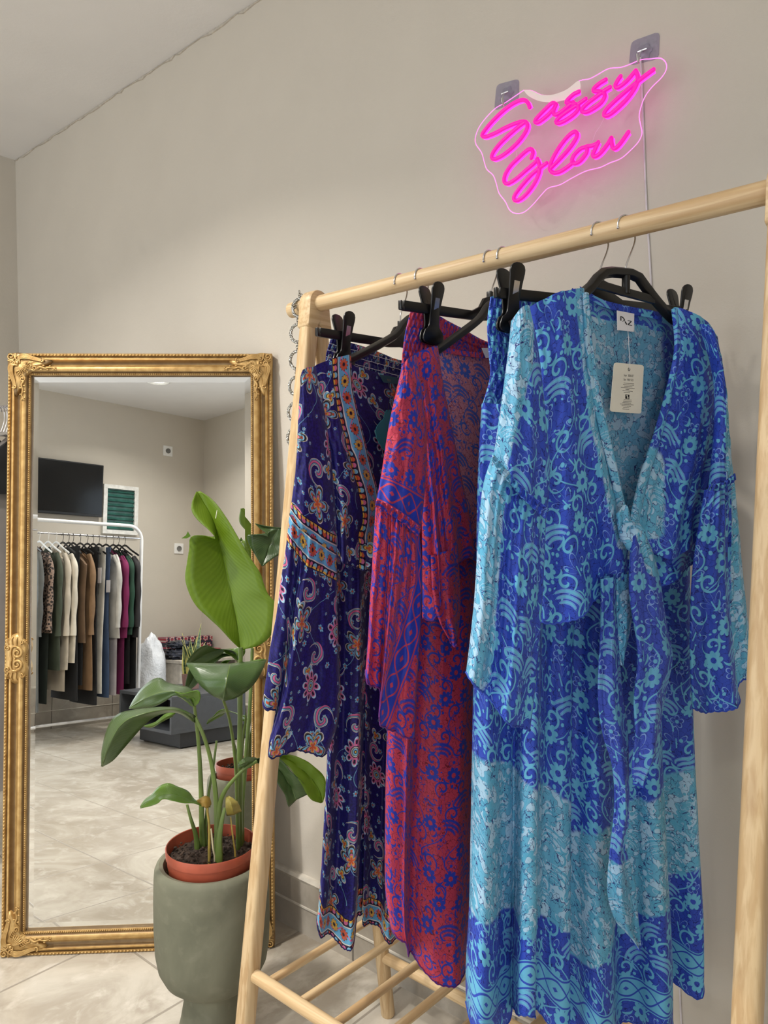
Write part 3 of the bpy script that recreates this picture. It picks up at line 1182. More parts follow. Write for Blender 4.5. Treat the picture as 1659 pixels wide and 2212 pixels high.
def sheet(name, parent, mat, fr, top, bot, lef, rig, d=0.0, bulge=.012, folds=(), closed=True, back=.6, nu=46, nv=64, tone=None, band=None, uv0=(0, 0), crumple=.003, curl=None, hem=None, rot=0, bump_fn=None, edge_in=0.5, us=1.0):
    """cloth panel bounded by four traced edges, hung in the plane of fr; front swells towards +n, back is closed behind.
    folds: (amplitude at top, amplitude at hem, count, phase, drift)"""
    SEED[0] += 1
    sd = SEED[0] * 7.31
    Tp, Bt = sm_list(top, nu + 1), sm_list(bot, nu + 1)
    Lf, Rt = sm_list(lef, nv + 1), sm_list(rig, nv + 1)
    df = d if callable(d) else (lambda s_, t_: d)
    grid, px = [], []
    for j in range(nv + 1):
        t_ = j / nv
        row, prow = [], []
        for i in range(nu + 1):
            s_ = i / nu
            p = Tp[i] * (1 - t_) + Bt[i] * t_ + Lf[j] * (1 - s_) + Rt[j] * s_
            p -= Tp[0] * ((1 - s_) * (1 - t_)) + Tp[-1] * (s_ * (1 - t_)) + Bt[0] * ((1 - s_) * t_) + Bt[-1] * (s_ * t_)
            w_, z_ = fr.wz(p.x, p.y, df(s_, t_))
            env = max(0.0, math.sin(PI * s_)) ** edge_in
            q = 0.0
            for (a0, a1, n_, ph, dr) in folds:
                w2 = s_ + .035 * noise.noise(V((s_ * 2.3 + sd, t_ * 1.4, 2.0)))
                v = math.sin(2 * PI * (n_ * w2 + ph + dr * t_))
                v = math.copysign(abs(v) ** .8, v)
                q += (a0 + (a1 - a0) * t_) * v
            q += crumple * noise.noise(V((s_ * 5 + sd, t_ * 9, 0))) + crumple * .5 * noise.noise(V((s_ * 13, t_ * 17 + sd, 4)))
            if bump_fn: q += bump_fn(s_, t_)
            row.append((w_, z_, df(s_, t_), bulge * env, q * (.25 + .75 * env)))
            prow.append((p.x, p.y))
        grid.append(row)
        px.append(prow)
    rows, flat_rows = [], []
    for j in range(nv + 1):
        r = [fr.p(w_, z_, dd) + FACE * (b + q) for (w_, z_, dd, b, q) in grid[j]]
        fl = [fr.p(w_, z_, dd) for (w_, z_, dd, b, q) in grid[j]]
        flat_rows.append(fl + fl[-2:0:-1])
        if closed:
            for i in range(nu - 1, 0, -1):
                w_, z_, dd, b, q = grid[j][i]
                r.append(fr.p(w_, z_, dd) + FACE * (-b * back + min(q * .6, b * back * .8 + b)))
        rows.append(r)
    n = len(rows[0])
    m = MB()
    m.quadgrid(rows, closed)
    o = m.build(name, mat, parent, fixn=False)
    me = o.data
    # cloth coordinates in centimetres, measured along the surface
    U, Vv = [], []
    mid = nu // 2
    vacc = 0.0
    for j in range(nv + 1):
        if j: vacc += (rows[j][mid] - rows[j - 1][mid]).length * 100
        acc = [0.0]
        src = flat_rows[j] if us > 1.0 else rows[j]
        for i in range(1, n):
            acc.append(acc[-1] + (src[i] - src[i - 1]).length * 100)
        c = acc[mid]
        U.append([a - c for a in acc] + [acc[-1] + (rows[j][0] - rows[j][-1]).length * 100 - c])
        Vv.append(vacc)
    uvl = me.uv_layers.new(name='UVMap')
    ca, sa = math.cos(rot), math.sin(rot)
    li = 0
    for f in me.polygons:
        wrap = closed and max(vi % n for vi in f.vertices) == n - 1 and min(vi % n for vi in f.vertices) == 0
        for vi in f.vertices:
            j, i = divmod(vi, n)
            if wrap and i == 0: i = n
            u, v = U[j][i], -Vv[j]
            u *= us
            uvl.data[li].uv = (u * ca - v * sa + uv0[0], u * sa + v * ca + uv0[1])
            li += 1
    at, ab, al = [me.attributes.new(k, 'FLOAT', 'POINT') for k in ('tone', 'band', 'along')]
    for j in range(nv + 1):
        for i in range(n):
            ii = i if i <= nu else 2 * nu - i
            k = j * n + i
            x, y = px[j][ii]
            at.data[k].value = tone(x, y) if tone else 0.0
            if band:
                b, a = band(ii / nu, j / nv, U[j][i] - U[j][0], U[j][nu] - U[j][i], Vv[j], Vv[-1] - Vv[j], U[j][i])
                ab.data[k].value, al.data[k].value = b, a
            else:
                ab.data[k].value, al.data[k].value = 99.0, U[j][i]
    md = o.modifiers.get('split')
    if md: o.modifiers.remove(md)
    if hem:
        # overlocked edge
        hm = MB()
        ring = [rows[-1][i] + V((0, 0, -.0002 + .0008 * math.sin(i * 1.9))) for i in range(nu + 1)]
        hm.tube(ring, .0011, 6)
        hm.build('hem_edge', hem, o)
    return o


def sstep(x, a, b):
    k = max(0.0, min(1.0, (x - a) / (b - a)))
    return k * k * (3 - 2 * k)


HEMB = plain('blue_overlock_thread', (40, 70, 170), .8)
HEMN = plain('navy_overlock_thread', (24, 22, 80), .8)
HEMR = plain('red_overlock_thread', (90, 30, 110), .8)


def knot(name, parent, mat, fr, x, y, d, r, seed=1):
    """twisted cloth knot: three wraps of cloth round each other"""
    m = MB()
    w0, z0 = fr.wz(x, y, d)
    rnd = random.Random(seed)
    for k in range(3):
        a0 = rnd.uniform(0, 6.28)
        pts = []
        for i in range(15):
            a = a0 + 2 * PI * i / 14 * .8
            pts.append(fr.p(w0 + r * .72 * math.cos(a) * (1 - .25 * k), z0 + r * (.95 if k != 1 else .7) * math.sin(a) * (1 - .1 * k), d + r * .35 * math.sin(2 * a + k) + r * .2 * k))
        m.tube(pts, [r * (.40 + .22 * math.sin(PI * i / 14)) for i in range(15)], 12)
    m.ball(fr.p(w0, z0, d + r * .1), r * .75, 12, 8)
    o = m.build(name, mat, parent)
    uvl = o.data.uv_layers.new(name='UVMap')
    for l in o.data.loops:
        p = o.data.vertices[l.vertex_index].co
        uvl.data[l.index].uv = (p.y * 100 + p.x * 60, p.z * 100)
    at, ab = o.data.attributes.new('tone', 'FLOAT', 'POINT'), o.data.attributes.new('band', 'FLOAT', 'POINT')
    for i in range(len(o.data.vertices)):
        at.data[i].value, ab.data[i].value = 1.0, 99.0
    return o


def shirr(rows_n, amp, nfold, seed):
    """elastic waistband: rows of stitching with tiny puckers between"""
    def f(s_, t_):
        r = abs(math.sin(PI * rows_n * t_)) ** .6
        return amp * r * (.6 + .6 * math.sin(2 * PI * nfold * s_ + 2.4 * math.floor(rows_n * t_) + seed) + .5 * noise.noise(V((s_ * nfold * 1.7, t_ * rows_n, seed))))
    return f


def stitch_rows(parent, fr, lef, rig, n, mat, d):
    L, R = sm_list(lef, n), sm_list(rig, n)
    m = MB()
    for a, b in zip(L, R):
        pts = []
        for i in range(25):
            p = a.lerp(b, i / 24)
            w_, z_ = fr.wz(p.x, p.y, d)
            pts.append(fr.p(w_, z_, d + .0012 * math.sin(i * 2.4)))
        m.tube(pts, .0005, 5)
    m.build('stitching', mat, parent)


# ---------------------------------------------------------------- BLUE OUTFIT
FB = Fr(.622, -.30)          # top on its hanger
FP_ = Fr(.583, -.28)         # trousers on theirs
hB = empty('blouse_hanger', FB.p(0, -.06), 'black plastic blouse hanger, frontmost on the rail, inside the blue wrap top', 'hanger', 'hangers on the bamboo rail')
hook(FB, hB, -.066)
m = MB()
g = lambda x, y: FB.px(x, y, 0)
sweep_arm(m, [g(1108, 705), g(1170, 672), g(1262, 634), g(1288, 606), g(1310, 588), g(1344, 588), g(1376, 594), g(1398, 622), g(1424, 655), g(1458, 690), g(1500, 712)], .0075, .0048, FB)
m.tube([g(1284, 612), g(1345, 630), g(1412, 648)], 1.0, 0, up=FB.n, profile=[(-.0055, -.003), (.0055, -.003), (.0055, .003), (-.0055, .003)])
m.tube([FB.p(0, -.072), FB.p(0, -.058)], .0042, 10)
m.tube([FB.p(0, -.090), FB.p(0, -.066)], .0058, 10)
m.build('hanger_body', BLACKP, hB, bevel=.0008)
clip_hanger(FP_, 'black clip hanger holding the blue trousers behind the blue wrap top', 'hangers on the bamboo rail', (FP_.wz(1103, 645)[0], FP_.wz(1468, 660)[0]), [(1070, 632), (1200, 645)])

bt = empty('wrap_top', FB.p(0, -.64), 'blue and aqua folk print wrap top with bell sleeves tied in a knot', 'blouse', 'wrap tops')


def tone_top(x, y):
    vx = 1262 + max(0, y - 660) * .11 + max(0, y - 900) * .10     # front opening, left
    k = sstep(x, vx - 42, vx - 4) if x < 1345 and y < 1185 else 0
    if x >= 1345:
        vr = 1458 - max(0, y - 740) * .19
        k = (1 - sstep(x, vr + 2, vr + 34 + max(0, y - 980) * .35)) * sstep(y, 940, 1010)
        if y > 1150: k *= 1 - sstep(y, 1150, 1180)
    return k


bp = sheet('back_panel', bt, BLUE_IN, FB, [(1236, 622), (1300, 650), (1357, 664), (1429, 679), (1482, 702)], [(1190, 1190), (1340, 1210), (1500, 1190)], [(1236, 622), (1200, 720), (1190, 900), (1190, 1190)], [(1482, 702), (1528, 780), (1522, 950), (1500, 1190)],
           d=-.020, bulge=-.004, closed=False, folds=[(.0, .006, 3, .1, .1)], tone=lambda x, y: 0.0 if y < 652 + (x - 1262) * .22 + 24 else .25 + .75 * (1 - sstep(x, 1405, 1455)), uv0=(7, 3), hem=None, crumple=.004)
sheet('collar_band', bt, BLUE, FB, [(1252, 618), (1300, 647), (1357, 662), (1429, 676), (1464, 694)], [(1256, 634), (1300, 662), (1357, 678), (1429, 692), (1462, 708)], [(1252, 618), (1256, 634)], [(1464, 694), (1462, 708)], d=-.014, bulge=.002, nv=6, uv0=(31, 8), crumple=.001, tone=lambda x, y: .2)
sheet('front_panel', bt, BLUE, FB, [(1140, 666), (1200, 640), (1262, 624)], [(1168, 1344), (1200, 1345), (1240, 1328), (1293, 1284), (1336, 1245), (1358, 1180)], [(1140, 666), (1158, 740), (1165, 850), (1162, 1000), (1165, 1150), (1168, 1344)], [(1262, 624), (1270, 740), (1283, 850), (1303, 945), (1330, 1050), (1350, 1120), (1358, 1180)],
      d=.010, bulge=.018, closed=True, folds=[(.001, .009, 2.2, .2, .35), (.0, .003, 4.1, .5, -.6)], tone=tone_top, hem=HEMB, uv0=(2, 0), crumple=.005, nu=60, nv=80)
# turned edge of the opening
sheet('front_facing', bt, BLUE, FB, [(1257, 634), (1272, 634)], [(1345, 1150), (1364, 1150)], [(1257, 634), (1263, 760), (1285, 890), (1318, 1030), (1345, 1150)], [(1272, 634), (1280, 740), (1300, 860), (1334, 1010), (1364, 1150)], d=.020, bulge=.007, nu=10, tone=lambda x, y: 1.0, folds=[(.001, .003, 1, .1, .6)], uv0=(14, 4))
sheet('front_panel', bt, BLUE, FB, [(1455, 664), (1500, 690), (1530, 715), (1548, 745)], [(1362, 1158), (1400, 1188), (1440, 1205), (1482, 1180), (1508, 1160), (1530, 1120)], [(1455, 664), (1460, 750), (1449, 817), (1424, 932), (1397, 1020), (1376, 1090), (1362, 1158)], [(1548, 745), (1556, 850), (1545, 960), (1533, 1040), (1530, 1120)],
      d=.012, bulge=.020, folds=[(.0, .005, 2.4, .0, .3), (.0, .004, 5.2, .4, .8)], tone=tone_top, uv0=(21, 3), crumple=.005, nu=50, nv=76)
sheet('front_facing', bt, BLUE, FB, [(1450, 668), (1464, 668)], [(1356, 1140), (1376, 1150)], [(1450, 668), (1456, 750), (1441, 830), (1410, 940), (1380, 1030), (1356, 1140)], [(1464, 668), (1470, 750), (1458, 830), (1428, 950), (1400, 1040), (1376, 1150)], d=.024, bulge=.006, nu=8, tone=lambda x, y: sstep(y, 930, 1000), uv0=(40, 2))
# hanging lower lap of the right front
sheet('front_lap', bt, BLUE, FB, [(1385, 1150), (1440, 1180), (1500, 1150), (1522, 1120)], [(1395, 1260), (1432, 1262), (1478, 1226), (1503, 1205), (1515, 1180)], [(1385, 1150), (1390, 1200), (1395, 1260)], [(1522, 1120), (1520, 1150), (1515, 1180)], d=-.004, bulge=.014, folds=[(.004, .006, 2, .3, .2)], nv=24, hem=HEMB, uv0=(50, 5))


def tone_sl(x, y):
    e = 1152 - max(0, min(y, 1000) - 780) * .25 - max(0, y - 1000) * .075
    k = 1 - sstep(x, e - 22, e + 14)
    return k * (1 - .8 * sstep(y, 1440, 1520))


sl = sheet('sleeve', bt, BLUE, FB, [(1104, 694), (1122, 674), (1143, 664)], [(1066, 988), (1090, 1022), (1130, 1068), (1182, 1112)], [(1104, 694), (1096, 770), (1084, 860), (1074, 930), (1066, 988)], [(1143, 664), (1160, 740), (1172, 830), (1182, 930), (1188, 1020), (1182, 1112)], d=.034, bulge=.026, folds=[(.0, .004, 3, .1, .4)], tone=tone_sl, uv0=(61, 1), crumple=.004)
sheet('sleeve_flounce', sl, BLUE, FB, [(1063, 985), (1090, 1020), (1130, 1064), (1180, 1106)], [(1006, 1450), (1022, 1468), (1058, 1507), (1100, 1550), (1146, 1579)], [(1063, 985), (1043, 1050), (1033, 1150), (1025, 1280), (1015, 1380), (1006, 1450)], [(1180, 1106), (1177, 1200), (1172, 1300), (1166, 1400), (1156, 1500), (1146, 1579)],
      d=.036, bulge=.024, folds=[(.002, .016, 1.7, .05, .1), (.003, .001, 8, .3, .2)], tone=tone_sl, hem=HEMB, uv0=(61, 30), crumple=.005, nu=60, nv=80)
fr_ = sheet('gather_frill', sl, BLUE, FB, [(1064, 978), (1092, 1012), (1132, 1056), (1186, 1100)], [(1062, 994), (1088, 1030), (1128, 1076), (1178, 1122)], [(1064, 978), (1062, 994)], [(1186, 1100), (1178, 1122)], d=.066, bulge=.004, folds=[(.004, .004, 11, 0, .3)], nv=8, nu=80, tone=lambda x, y: 1 - sstep(x, 1085, 1120), uv0=(5, 60))
sr = sheet('sleeve', bt, BLUE, FB, [(1512, 700), (1546, 742)], [(1530, 1050), (1556, 1046), (1583, 1034)], [(1512, 700), (1540, 800), (1544, 900), (1536, 1000), (1530, 1050)], [(1546, 742), (1560, 830), (1569, 920), (1577, 990), (1583, 1034)], d=.050, bulge=.022, tone=lambda x, y: sstep(x, 1548, 1562), uv0=(80, 0), nu=26)
sheet('sleeve_flounce', sr, BLUE, FB, [(1522, 1058), (1550, 1050), (1583, 1032)], [(1494, 1528), (1525, 1537), (1556, 1520), (1584, 1503), (1592, 1470), (1626, 1436)], [(1522, 1058), (1505, 1160), (1494, 1250), (1489, 1400), (1494, 1528)], [(1583, 1032), (1592, 1120), (1602, 1240), (1612, 1340), (1626, 1436)],
      d=.055, bulge=.022, folds=[(.002, .014, 1.9, .55, -.1), (.002, .001, 7, .1, .2)], tone=lambda x, y: sstep(x, 1556 + (y - 1050) * .012, 1578 + (y - 1050) * .012) * (1 - .5 * sstep(y, 1440, 1500)), hem=HEMB, uv0=(82, 30), nu=56, nv=72)
sheet('gather_frill', sr, BLUE, FB, [(1532, 1046), (1560, 1042), (1588, 1022)], [(1528, 1060), (1560, 1058), (1590, 1036)], [(1532, 1046), (1528, 1060)], [(1588, 1022), (1590, 1036)], d=.079, bulge=.003, folds=[(.003, .003, 7, 0, .3)], nv=6, nu=40, uv0=(5, 66))
# knot and tails
kn = knot('knot', bt, BLUE, FB, 1364, 1156, .050, .0135, 3)
tl = sheet('tie', bt, BLUE, FB, [(1330, 1110), (1348, 1090), (1362, 1120)], [(1340, 1172), (1352, 1168), (1366, 1160)], [(1330, 1110), (1334, 1140), (1340, 1172)], [(1362, 1120), (1366, 1140), (1366, 1160)], d=.040, bulge=.008, folds=[(.002, .003, 2, 0, .5)], nv=12, nu=20, tone=lambda x, y: 1.0, uv0=(9, 90))
sheet('tie', bt, BLUE_TIE, FB, [(1362, 1160), (1376, 1146), (1392, 1150)], [(1368, 1694), (1376, 1690), (1391, 1676)], [(1362, 1160), (1358, 1240), (1360, 1300), (1373, 1380), (1376, 1430), (1368, 1519), (1372, 1587), (1365, 1655), (1368, 1694)], [(1392, 1150), (1416, 1210), (1432, 1290), (1442, 1355), (1454, 1418), (1444, 1475), (1430, 1553), (1424, 1621), (1391, 1676)],
      d=lambda s_, t_: .056 - .004 * t_, bulge=.012, folds=[(.002, .007, 1.3, .1, .5)], tone=lambda x, y: (1 - sstep(y, 1225, 1262)) * sstep(x - (y - 1160) * .30, 1362, 1380), hem=HEMB, uv0=(33, 61), nv=90, rot=.12)
sheet('tie', bt, BLUE, FB, [(1328, 1252), (1346, 1240), (1364, 1236)], [(1338, 1434), (1341, 1436), (1346, 1426)], [(1328, 1252), (1330, 1320), (1330, 1370), (1338, 1434)], [(1364, 1236), (1366, 1300), (1362, 1360), (1346, 1426)], d=.026, bulge=.007, folds=[(.004, .002, 1.5, .2, .3)], tone=lambda x, y: 1.0, uv0=(15, 71), nu=24)
sheet('tie', bt, BLUE_TIE, FB, [(1296, 1250), (1312, 1246), (1330, 1240)], [(1366, 2030), (1380, 2041), (1383, 2036)], [(1296, 1250), (1296, 1350), (1291, 1500), (1302, 1587), (1322, 1655), (1327, 1740), (1317, 1841), (1312, 1926), (1330, 1990), (1366, 2030)], [(1330, 1240), (1334, 1350), (1346, 1500), (1356, 1570), (1359, 1672), (1358, 1774), (1350, 1825), (1370, 1892), (1378, 1977), (1383, 2036)],
      d=.030, bulge=.011, folds=[(.004, .006, 1.4, .35, .4)], tone=lambda x, y: sstep(y, 1830, 1880), hem=HEMB, uv0=(3, 81), nv=110, rot=-.1)
# sewn label
LAB = plain('white_woven_label', (228, 226, 230), .7, vary=.01)
INK = plain('black_ink', (26, 24, 26), .7, vary=.01)


def on_plane(fr, quad, d):
    """bilinear map of a traced quad (tl, tr, br, bl) lying in the hanging plane"""
    Q = [fr.px(x, y, d) for x, y in quad]

    def f(u, v, h=0.0):
        return (Q[0].lerp(Q[1], u)).lerp(Q[3].lerp(Q[2], u), v) + fr.n * h
    return f


lf = on_plane(FB, [(1332, 671), (1369, 678), (1368, 717), (1333, 713)], -.0110)
m = MB()
m.prism([lf(0, 0), lf(1, 0), lf(1, 1), lf(0, 1)], FB.n * .001)
nl = m.build('neck_label', LAB, bt, smooth=False)


def strokes(mb, f, lines, wid, h=.0014):
    for pts, k in lines:
        P = [f(a, b, h) for a, b in pts]
        for i in range(len(P) - 1):
            e = (P[i + 1] - P[i])
            nrm = (f(1, 0) - f(0, 0)).cross(f(0, 1) - f(0, 0)).normalized()
            s_ = e.cross(nrm).normalized() * wid * k
            mb.prism([P[i] - s_, P[i + 1] - s_, P[i + 1] + s_, P[i] + s_], nrm * (.0003 if nrm.dot(FB.n) > 0 else -.0003))


m = MB()
strokes(m, lf, [([(.19, .28), (.19, .50)], 2.0), ([(.17, .28), (.30, .29), (.38, .38), (.36, .49), (.28, .53)], .8), ([(.26, .32), (.42, .40), (.42, .50)], .8),
                ([(.44, .52), (.55, .66)], 1.7), ([(.44, .60), (.50, .53)], .5), ([(.60, .44), (.82, .45)], .9), ([(.82, .45), (.62, .66)], 1.7), ([(.62, .66), (.86, .68)], .9)], .00042)
m.build('label_lettering', INK, nl, smooth=False)

# hang tag: hangs by its thread, a thing of its own
TAGP = plain('ivory_card', (226, 222, 208), .55, vary=.015)
tf_ = on_plane(FB, [(1326, 783), (1390, 789), (1384, 894), (1317, 889)], .002)
tg = empty('hang_tag', tf_(.5, 1), 'ivory card tag with black print hanging in the neckline of the blue top', 'tag')
m = MB()
ring = []
for cx, cy, a0 in ((.08, .05, PI), (.92, .05, 1.5 * PI), (.92, .95, 0), (.08, .95, .5 * PI)):
    for k in range(6):
        a = a0 + PI / 2 * k / 5
        ring.append(tf_(cx + .08 * math.cos(a), cy + .05 * math.sin(a)))
m.prism(ring, FB.n * .0008)
m.build('card', TAGP, tg, smooth=False)


def text_mesh(name, parent, f, body, u, v, size, mat, h=.0012, align='LEFT', aspect=1.0):
    """lettering as a thin mesh laid on a mapped face; size as a share of the face's height"""
    cu = bpy.data.curves.new(name, 'FONT')
    cu.body = body
    cu.align_x = align
    cu.size = 1.0
    ob = bpy.data.objects.new(name, cu)
    COL.objects.link(ob)
    dg = bpy.context.evaluated_depsgraph_get()
    dg.update()
    me = bpy.data.meshes.new_from_object(ob.evaluated_get(dg))
    bpy.data.objects.remove(ob)
    W_, H_ = (f(1, 0) - f(0, 0)).length, (f(0, 1) - f(0, 0)).length
    k = size
    org = ORG[parent]
    for p in me.vertices:
        x, y = p.co.x, p.co.y
        p.co = f(u + x * k * H_ / W_ * aspect, v - y * k, h) - org
    me.materials.clear()
    me.materials.append(mat)
    o = bpy.data.objects.new(name, me)
    COL.objects.link(o)
    o.parent = parent
    ORG[o] = org
    return o


text_mesh('style_print', tg, tf_, 'Style   2020 SET', .34, .262, .060, INK, aspect=.72)
text_mesh('size_print', tg, tf_, 'Size   FREE SIZE', .34, .348, .060, INK, aspect=.72)
m = MB()
for v0, n_, ws in ((.395, 7, (.32, .34, .24, .44, .12, .30, .20)), (.732, 7, (.24, .26, .28, .42, .30, .18, .20))):
    for k in range(n_):
        c = .52 - k * .006
        y = v0 + k * .0315
        x = c - ws[k] / 2
        rnd = random.Random(k * 7 + int(v0 * 100))
        while x < c + ws[k] / 2:
            wd = rnd.uniform(.012, .03)
            m.prism([tf_(x, y, .0009), tf_(x + wd, y + .002, .0009), tf_(x + wd, y + .012, .0009), tf_(x, y + .010, .0009)], FB.n * .0002)
            x += wd + .009
m.build('fine_print', plain('grey_ink', (96, 92, 90), .7, vary=.01), tg, smooth=False)
m = MB()
m.prism([tf_(.445, .628, .0009), tf_(.57, .634, .0009), tf_(.57, .722, .0009), tf_(.445, .716, .0009)], FB.n * .0003)
bx = m.build('printed_emblem', INK, tg, smooth=False)
m = MB()
strokes(m, tf_, [([(.47, .645), (.505, .66), (.495, .68), (.53, .70)], 1.4), ([(.50, .708), (.535, .708)], .8)], .0006)
m.build('emblem_mark', TAGP, bx, smooth=False)
MB().lathe([(.0011, 0), (.0018, .0006), (.0024, 0)], tf_(.50, .115, .001), 14, (FB.w, V((0, 0, 1)), FB.n)).build('eyelet', plain('grey_eyelet', (120, 118, 112), .5), tg)
MB().tube([tf_(.50, .115, .0015), tf_(.485, -.06, .002), lf(.60, .93, .0018), lf(.58, .70, .0018)], .00035, 6).build('thread', LAB, tg)

# blue trousers
pt = empty('wide_trousers', FP_.p(0, -1.1), 'blue and aqua folk print wide trousers hanging below the blue wrap top', 'trousers', 'wide printed trousers')


def tone_pl(x, y):
    a = 1625 + max(0, x - 1060) * .60 if x < 1232 else (1800 - max(0, x - 1235) * .65)
    b = 1950 + max(0, x - 1080) * .30 if x < 1232 else (2060 - max(0, x - 1250) * .92)
    return sstep(y, a - 45, a + 35) * (1 - sstep(y, b - 25, b + 30))


HB_ = lambda lo: (lambda s_, t_, ul, ur, v, vr, u: (vr - lo, u))
wb = sheet('waistband', pt, BLUE, FP_, [(1059, 642), (1084, 637), (1140, 652), (1300, 668), (1492, 682)], [(1040, 880), (1120, 900), (1300, 910), (1490, 905)], [(1059, 642), (1052, 700), (1056, 770), (1058, 815), (1040, 880)], [(1492, 682), (1496, 780), (1490, 905)], d=-.022, bulge=.012, bump_fn=shirr(9, .0048, 34, 1.0), nu=200, nv=72, us=2.2, uv0=(0, 110), crumple=.002)
stitch_rows(wb, FP_, [(1058, 660), (1054, 720), (1058, 800), (1052, 838)], [(1150, 678), (1150, 740), (1150, 800), (1150, 850)], 8, HEMB, -.0065)
sheet('trouser_leg', pt, BLUE, FP_, [(1040, 872), (1150, 890), (1266, 890)], [(1006, 2162), (1030, 2194), (1070, 2206), (1104, 2200), (1110, 2130), (1138, 2120), (1150, 2172), (1190, 2210), (1229, 2212)], [(1040, 872), (1034, 980), (1030, 1100), (1028, 1300), (1022, 1480), (1019, 1640), (1016, 1800), (1013, 1950), (1006, 2080), (1006, 2162)], [(1266, 890), (1252, 1100), (1243, 1300), (1236, 1400), (1232, 1700), (1230, 2000), (1229, 2212)],
      d=-.022, bulge=.034, folds=[(.001, .038, 2.15, .02, .0), (.003, .002, 6.6, .2, .1)], tone=tone_pl, hem=HEMB, uv0=(110, 0), nu=84, nv=110, band=HB_(5.2), edge_in=.35)
sheet('trouser_leg', pt, BLUE, FP_, [(1262, 890), (1380, 900), (1490, 900)], [(1224, 2214), (1290, 2238), (1340, 2216), (1385, 2184), (1428, 2162), (1434, 2118), (1470, 2116), (1488, 2110), (1506, 2066)], [(1262, 890), (1250, 1100), (1240, 1300), (1232, 1400), (1228, 1700), (1226, 2000), (1224, 2214)], [(1490, 900), (1492, 1100), (1488, 1230), (1490, 1400), (1493, 1530), (1498, 1700), (1504, 1850), (1508, 1930), (1508, 2000), (1506, 2066)],
      d=-.022, bulge=.036, folds=[(.001, .040, 2.7, .75, .05), (.003, .002, 7.6, .2, .1)], tone=tone_pl, hem=HEMB, uv0=(160, 0), nu=96, nv=110, band=HB_(5.2), edge_in=.35)

# ---------------------------------------------------------------- RED OUTFIT
FR = Fr(.425, -.10)
FRP = Fr(.400, -.08)
clip_hanger(FRP, 'black clip hanger holding the red trousers, in the middle of the rail', 'hangers on the bamboo rail', (FRP.wz(932, 668)[0], .16), [(864, 659), (1024, 682)])
hR = empty('blouse_hanger', FR.p(0, -.06), 'black plastic blouse hanger with one curved arm showing at the neck of the red top', 'hanger', 'hangers on the bamboo rail')
hook(FR, hR, -.066)
m = MB()
g = lambda x, y: FR.px(x, y, 0)
sweep_arm(m, [g(876, 806), g(905, 786), g(946, 758), g(990, 726), g(1025, 700), g(1042, 684), g(1056, 662), g(1076, 652)], .0064, .0046, FR)
sweep_arm(m, [g(1072, 652), FR.p(.03, -.065), FR.p(.07, -.085), FR.p(.13, -.115), FR.p(.19, -.150)], .0064, .0046, FR)
m.tube([FR.p(0, -.072), FR.p(0, -.052)], .0045, 10)
m.build('hanger_body', BLACKP, hR, bevel=.0008)
rt = empty('wrap_top', FR.p(0, -.6), 'red wrap top with blue folk print and bell sleeve between the navy and blue ones', 'blouse', 'wrap tops')
sheet('back_panel', rt, RED_IN, FR, [(944, 750), (1000, 766), (1064, 772), (1150, 770)], [(1000, 1200), (1060, 1220), (1150, 1200)], [(944, 750), (965, 880), (990, 1020), (1000, 1200)], [(1150, 770), (1170, 900), (1150, 1200)], d=-.006, bulge=-.002, closed=False, uv0=(5, 140), crumple=.004)
sheet('collar_band', rt, RED, FR, [(950, 748), (1000, 758), (1060, 764), (1120, 764)], [(952, 760), (1000, 769), (1060, 775), (1120, 775)], [(950, 748), (952, 760)], [(1120, 764), (1120, 775)], d=-.003, bulge=.002, nv=5, uv0=(40, 140), crumple=.001)
RBN = lambda s_, t_, ul, ur, v, vr, u: (99, u)
sheet('front_panel', rt, RED, FR, [(878, 790), (905, 765), (946, 748)], [(912, 1336), (940, 1330), (972, 1232), (1024, 1196)], [(878, 790), (896, 900), (908, 1050), (912, 1200), (912, 1336)], [(946, 748), (958, 830), (982, 950), (1003, 1060), (1018, 1130), (1024, 1196)], d=.008, bulge=.018, folds=[(.001, .007, 2.4, .3, .3), (.0, .005, 4.7, .1, -.4)], uv0=(3, 170), hem=HEMR, crumple=.005, nu=50, nv=76)
sheet('front_panel', rt, RED, FR, [(1110, 765), (1180, 790)], [(1040, 1200), (1150, 1220)], [(1110, 765), (1080, 950), (1040, 1200)], [(1180, 790), (1180, 1000), (1150, 1220)], d=.004, bulge=.014, folds=[(.0, .006, 2, .1, .2)], uv0=(28, 170), nu=30, nv=40)
sheet('tie', rt, RED, FR, [(930, 1200), (960, 1190), (990, 1190)], [(972, 1386), (982, 1393), (987, 1380)], [(930, 1200), (934, 1280), (948, 1340), (972, 1386)], [(990, 1190), (994, 1260), (994, 1330), (987, 1380)], d=.020, bulge=.010, folds=[(.003, .004, 1.5, .2, .2)], uv0=(50, 170), hem=HEMR, nu=30, nv=36)
sl = sheet('sleeve', rt, RED, FR, [(866, 802), (876, 788), (900, 768)], [(812, 1086), (840, 1100), (875, 1124), (908, 1152)], [(866, 802), (850, 870), (838, 930), (824, 1020), (812, 1086)], [(900, 768), (914, 860), (922, 960), (918, 1060), (908, 1152)], d=.030, bulge=.026, folds=[(.0, .003, 3, .2, .3)], uv0=(63, 171), crumple=.004,
           band=lambda s_, t_, ul, ur, v, vr, u: (vr - 2.3, u))
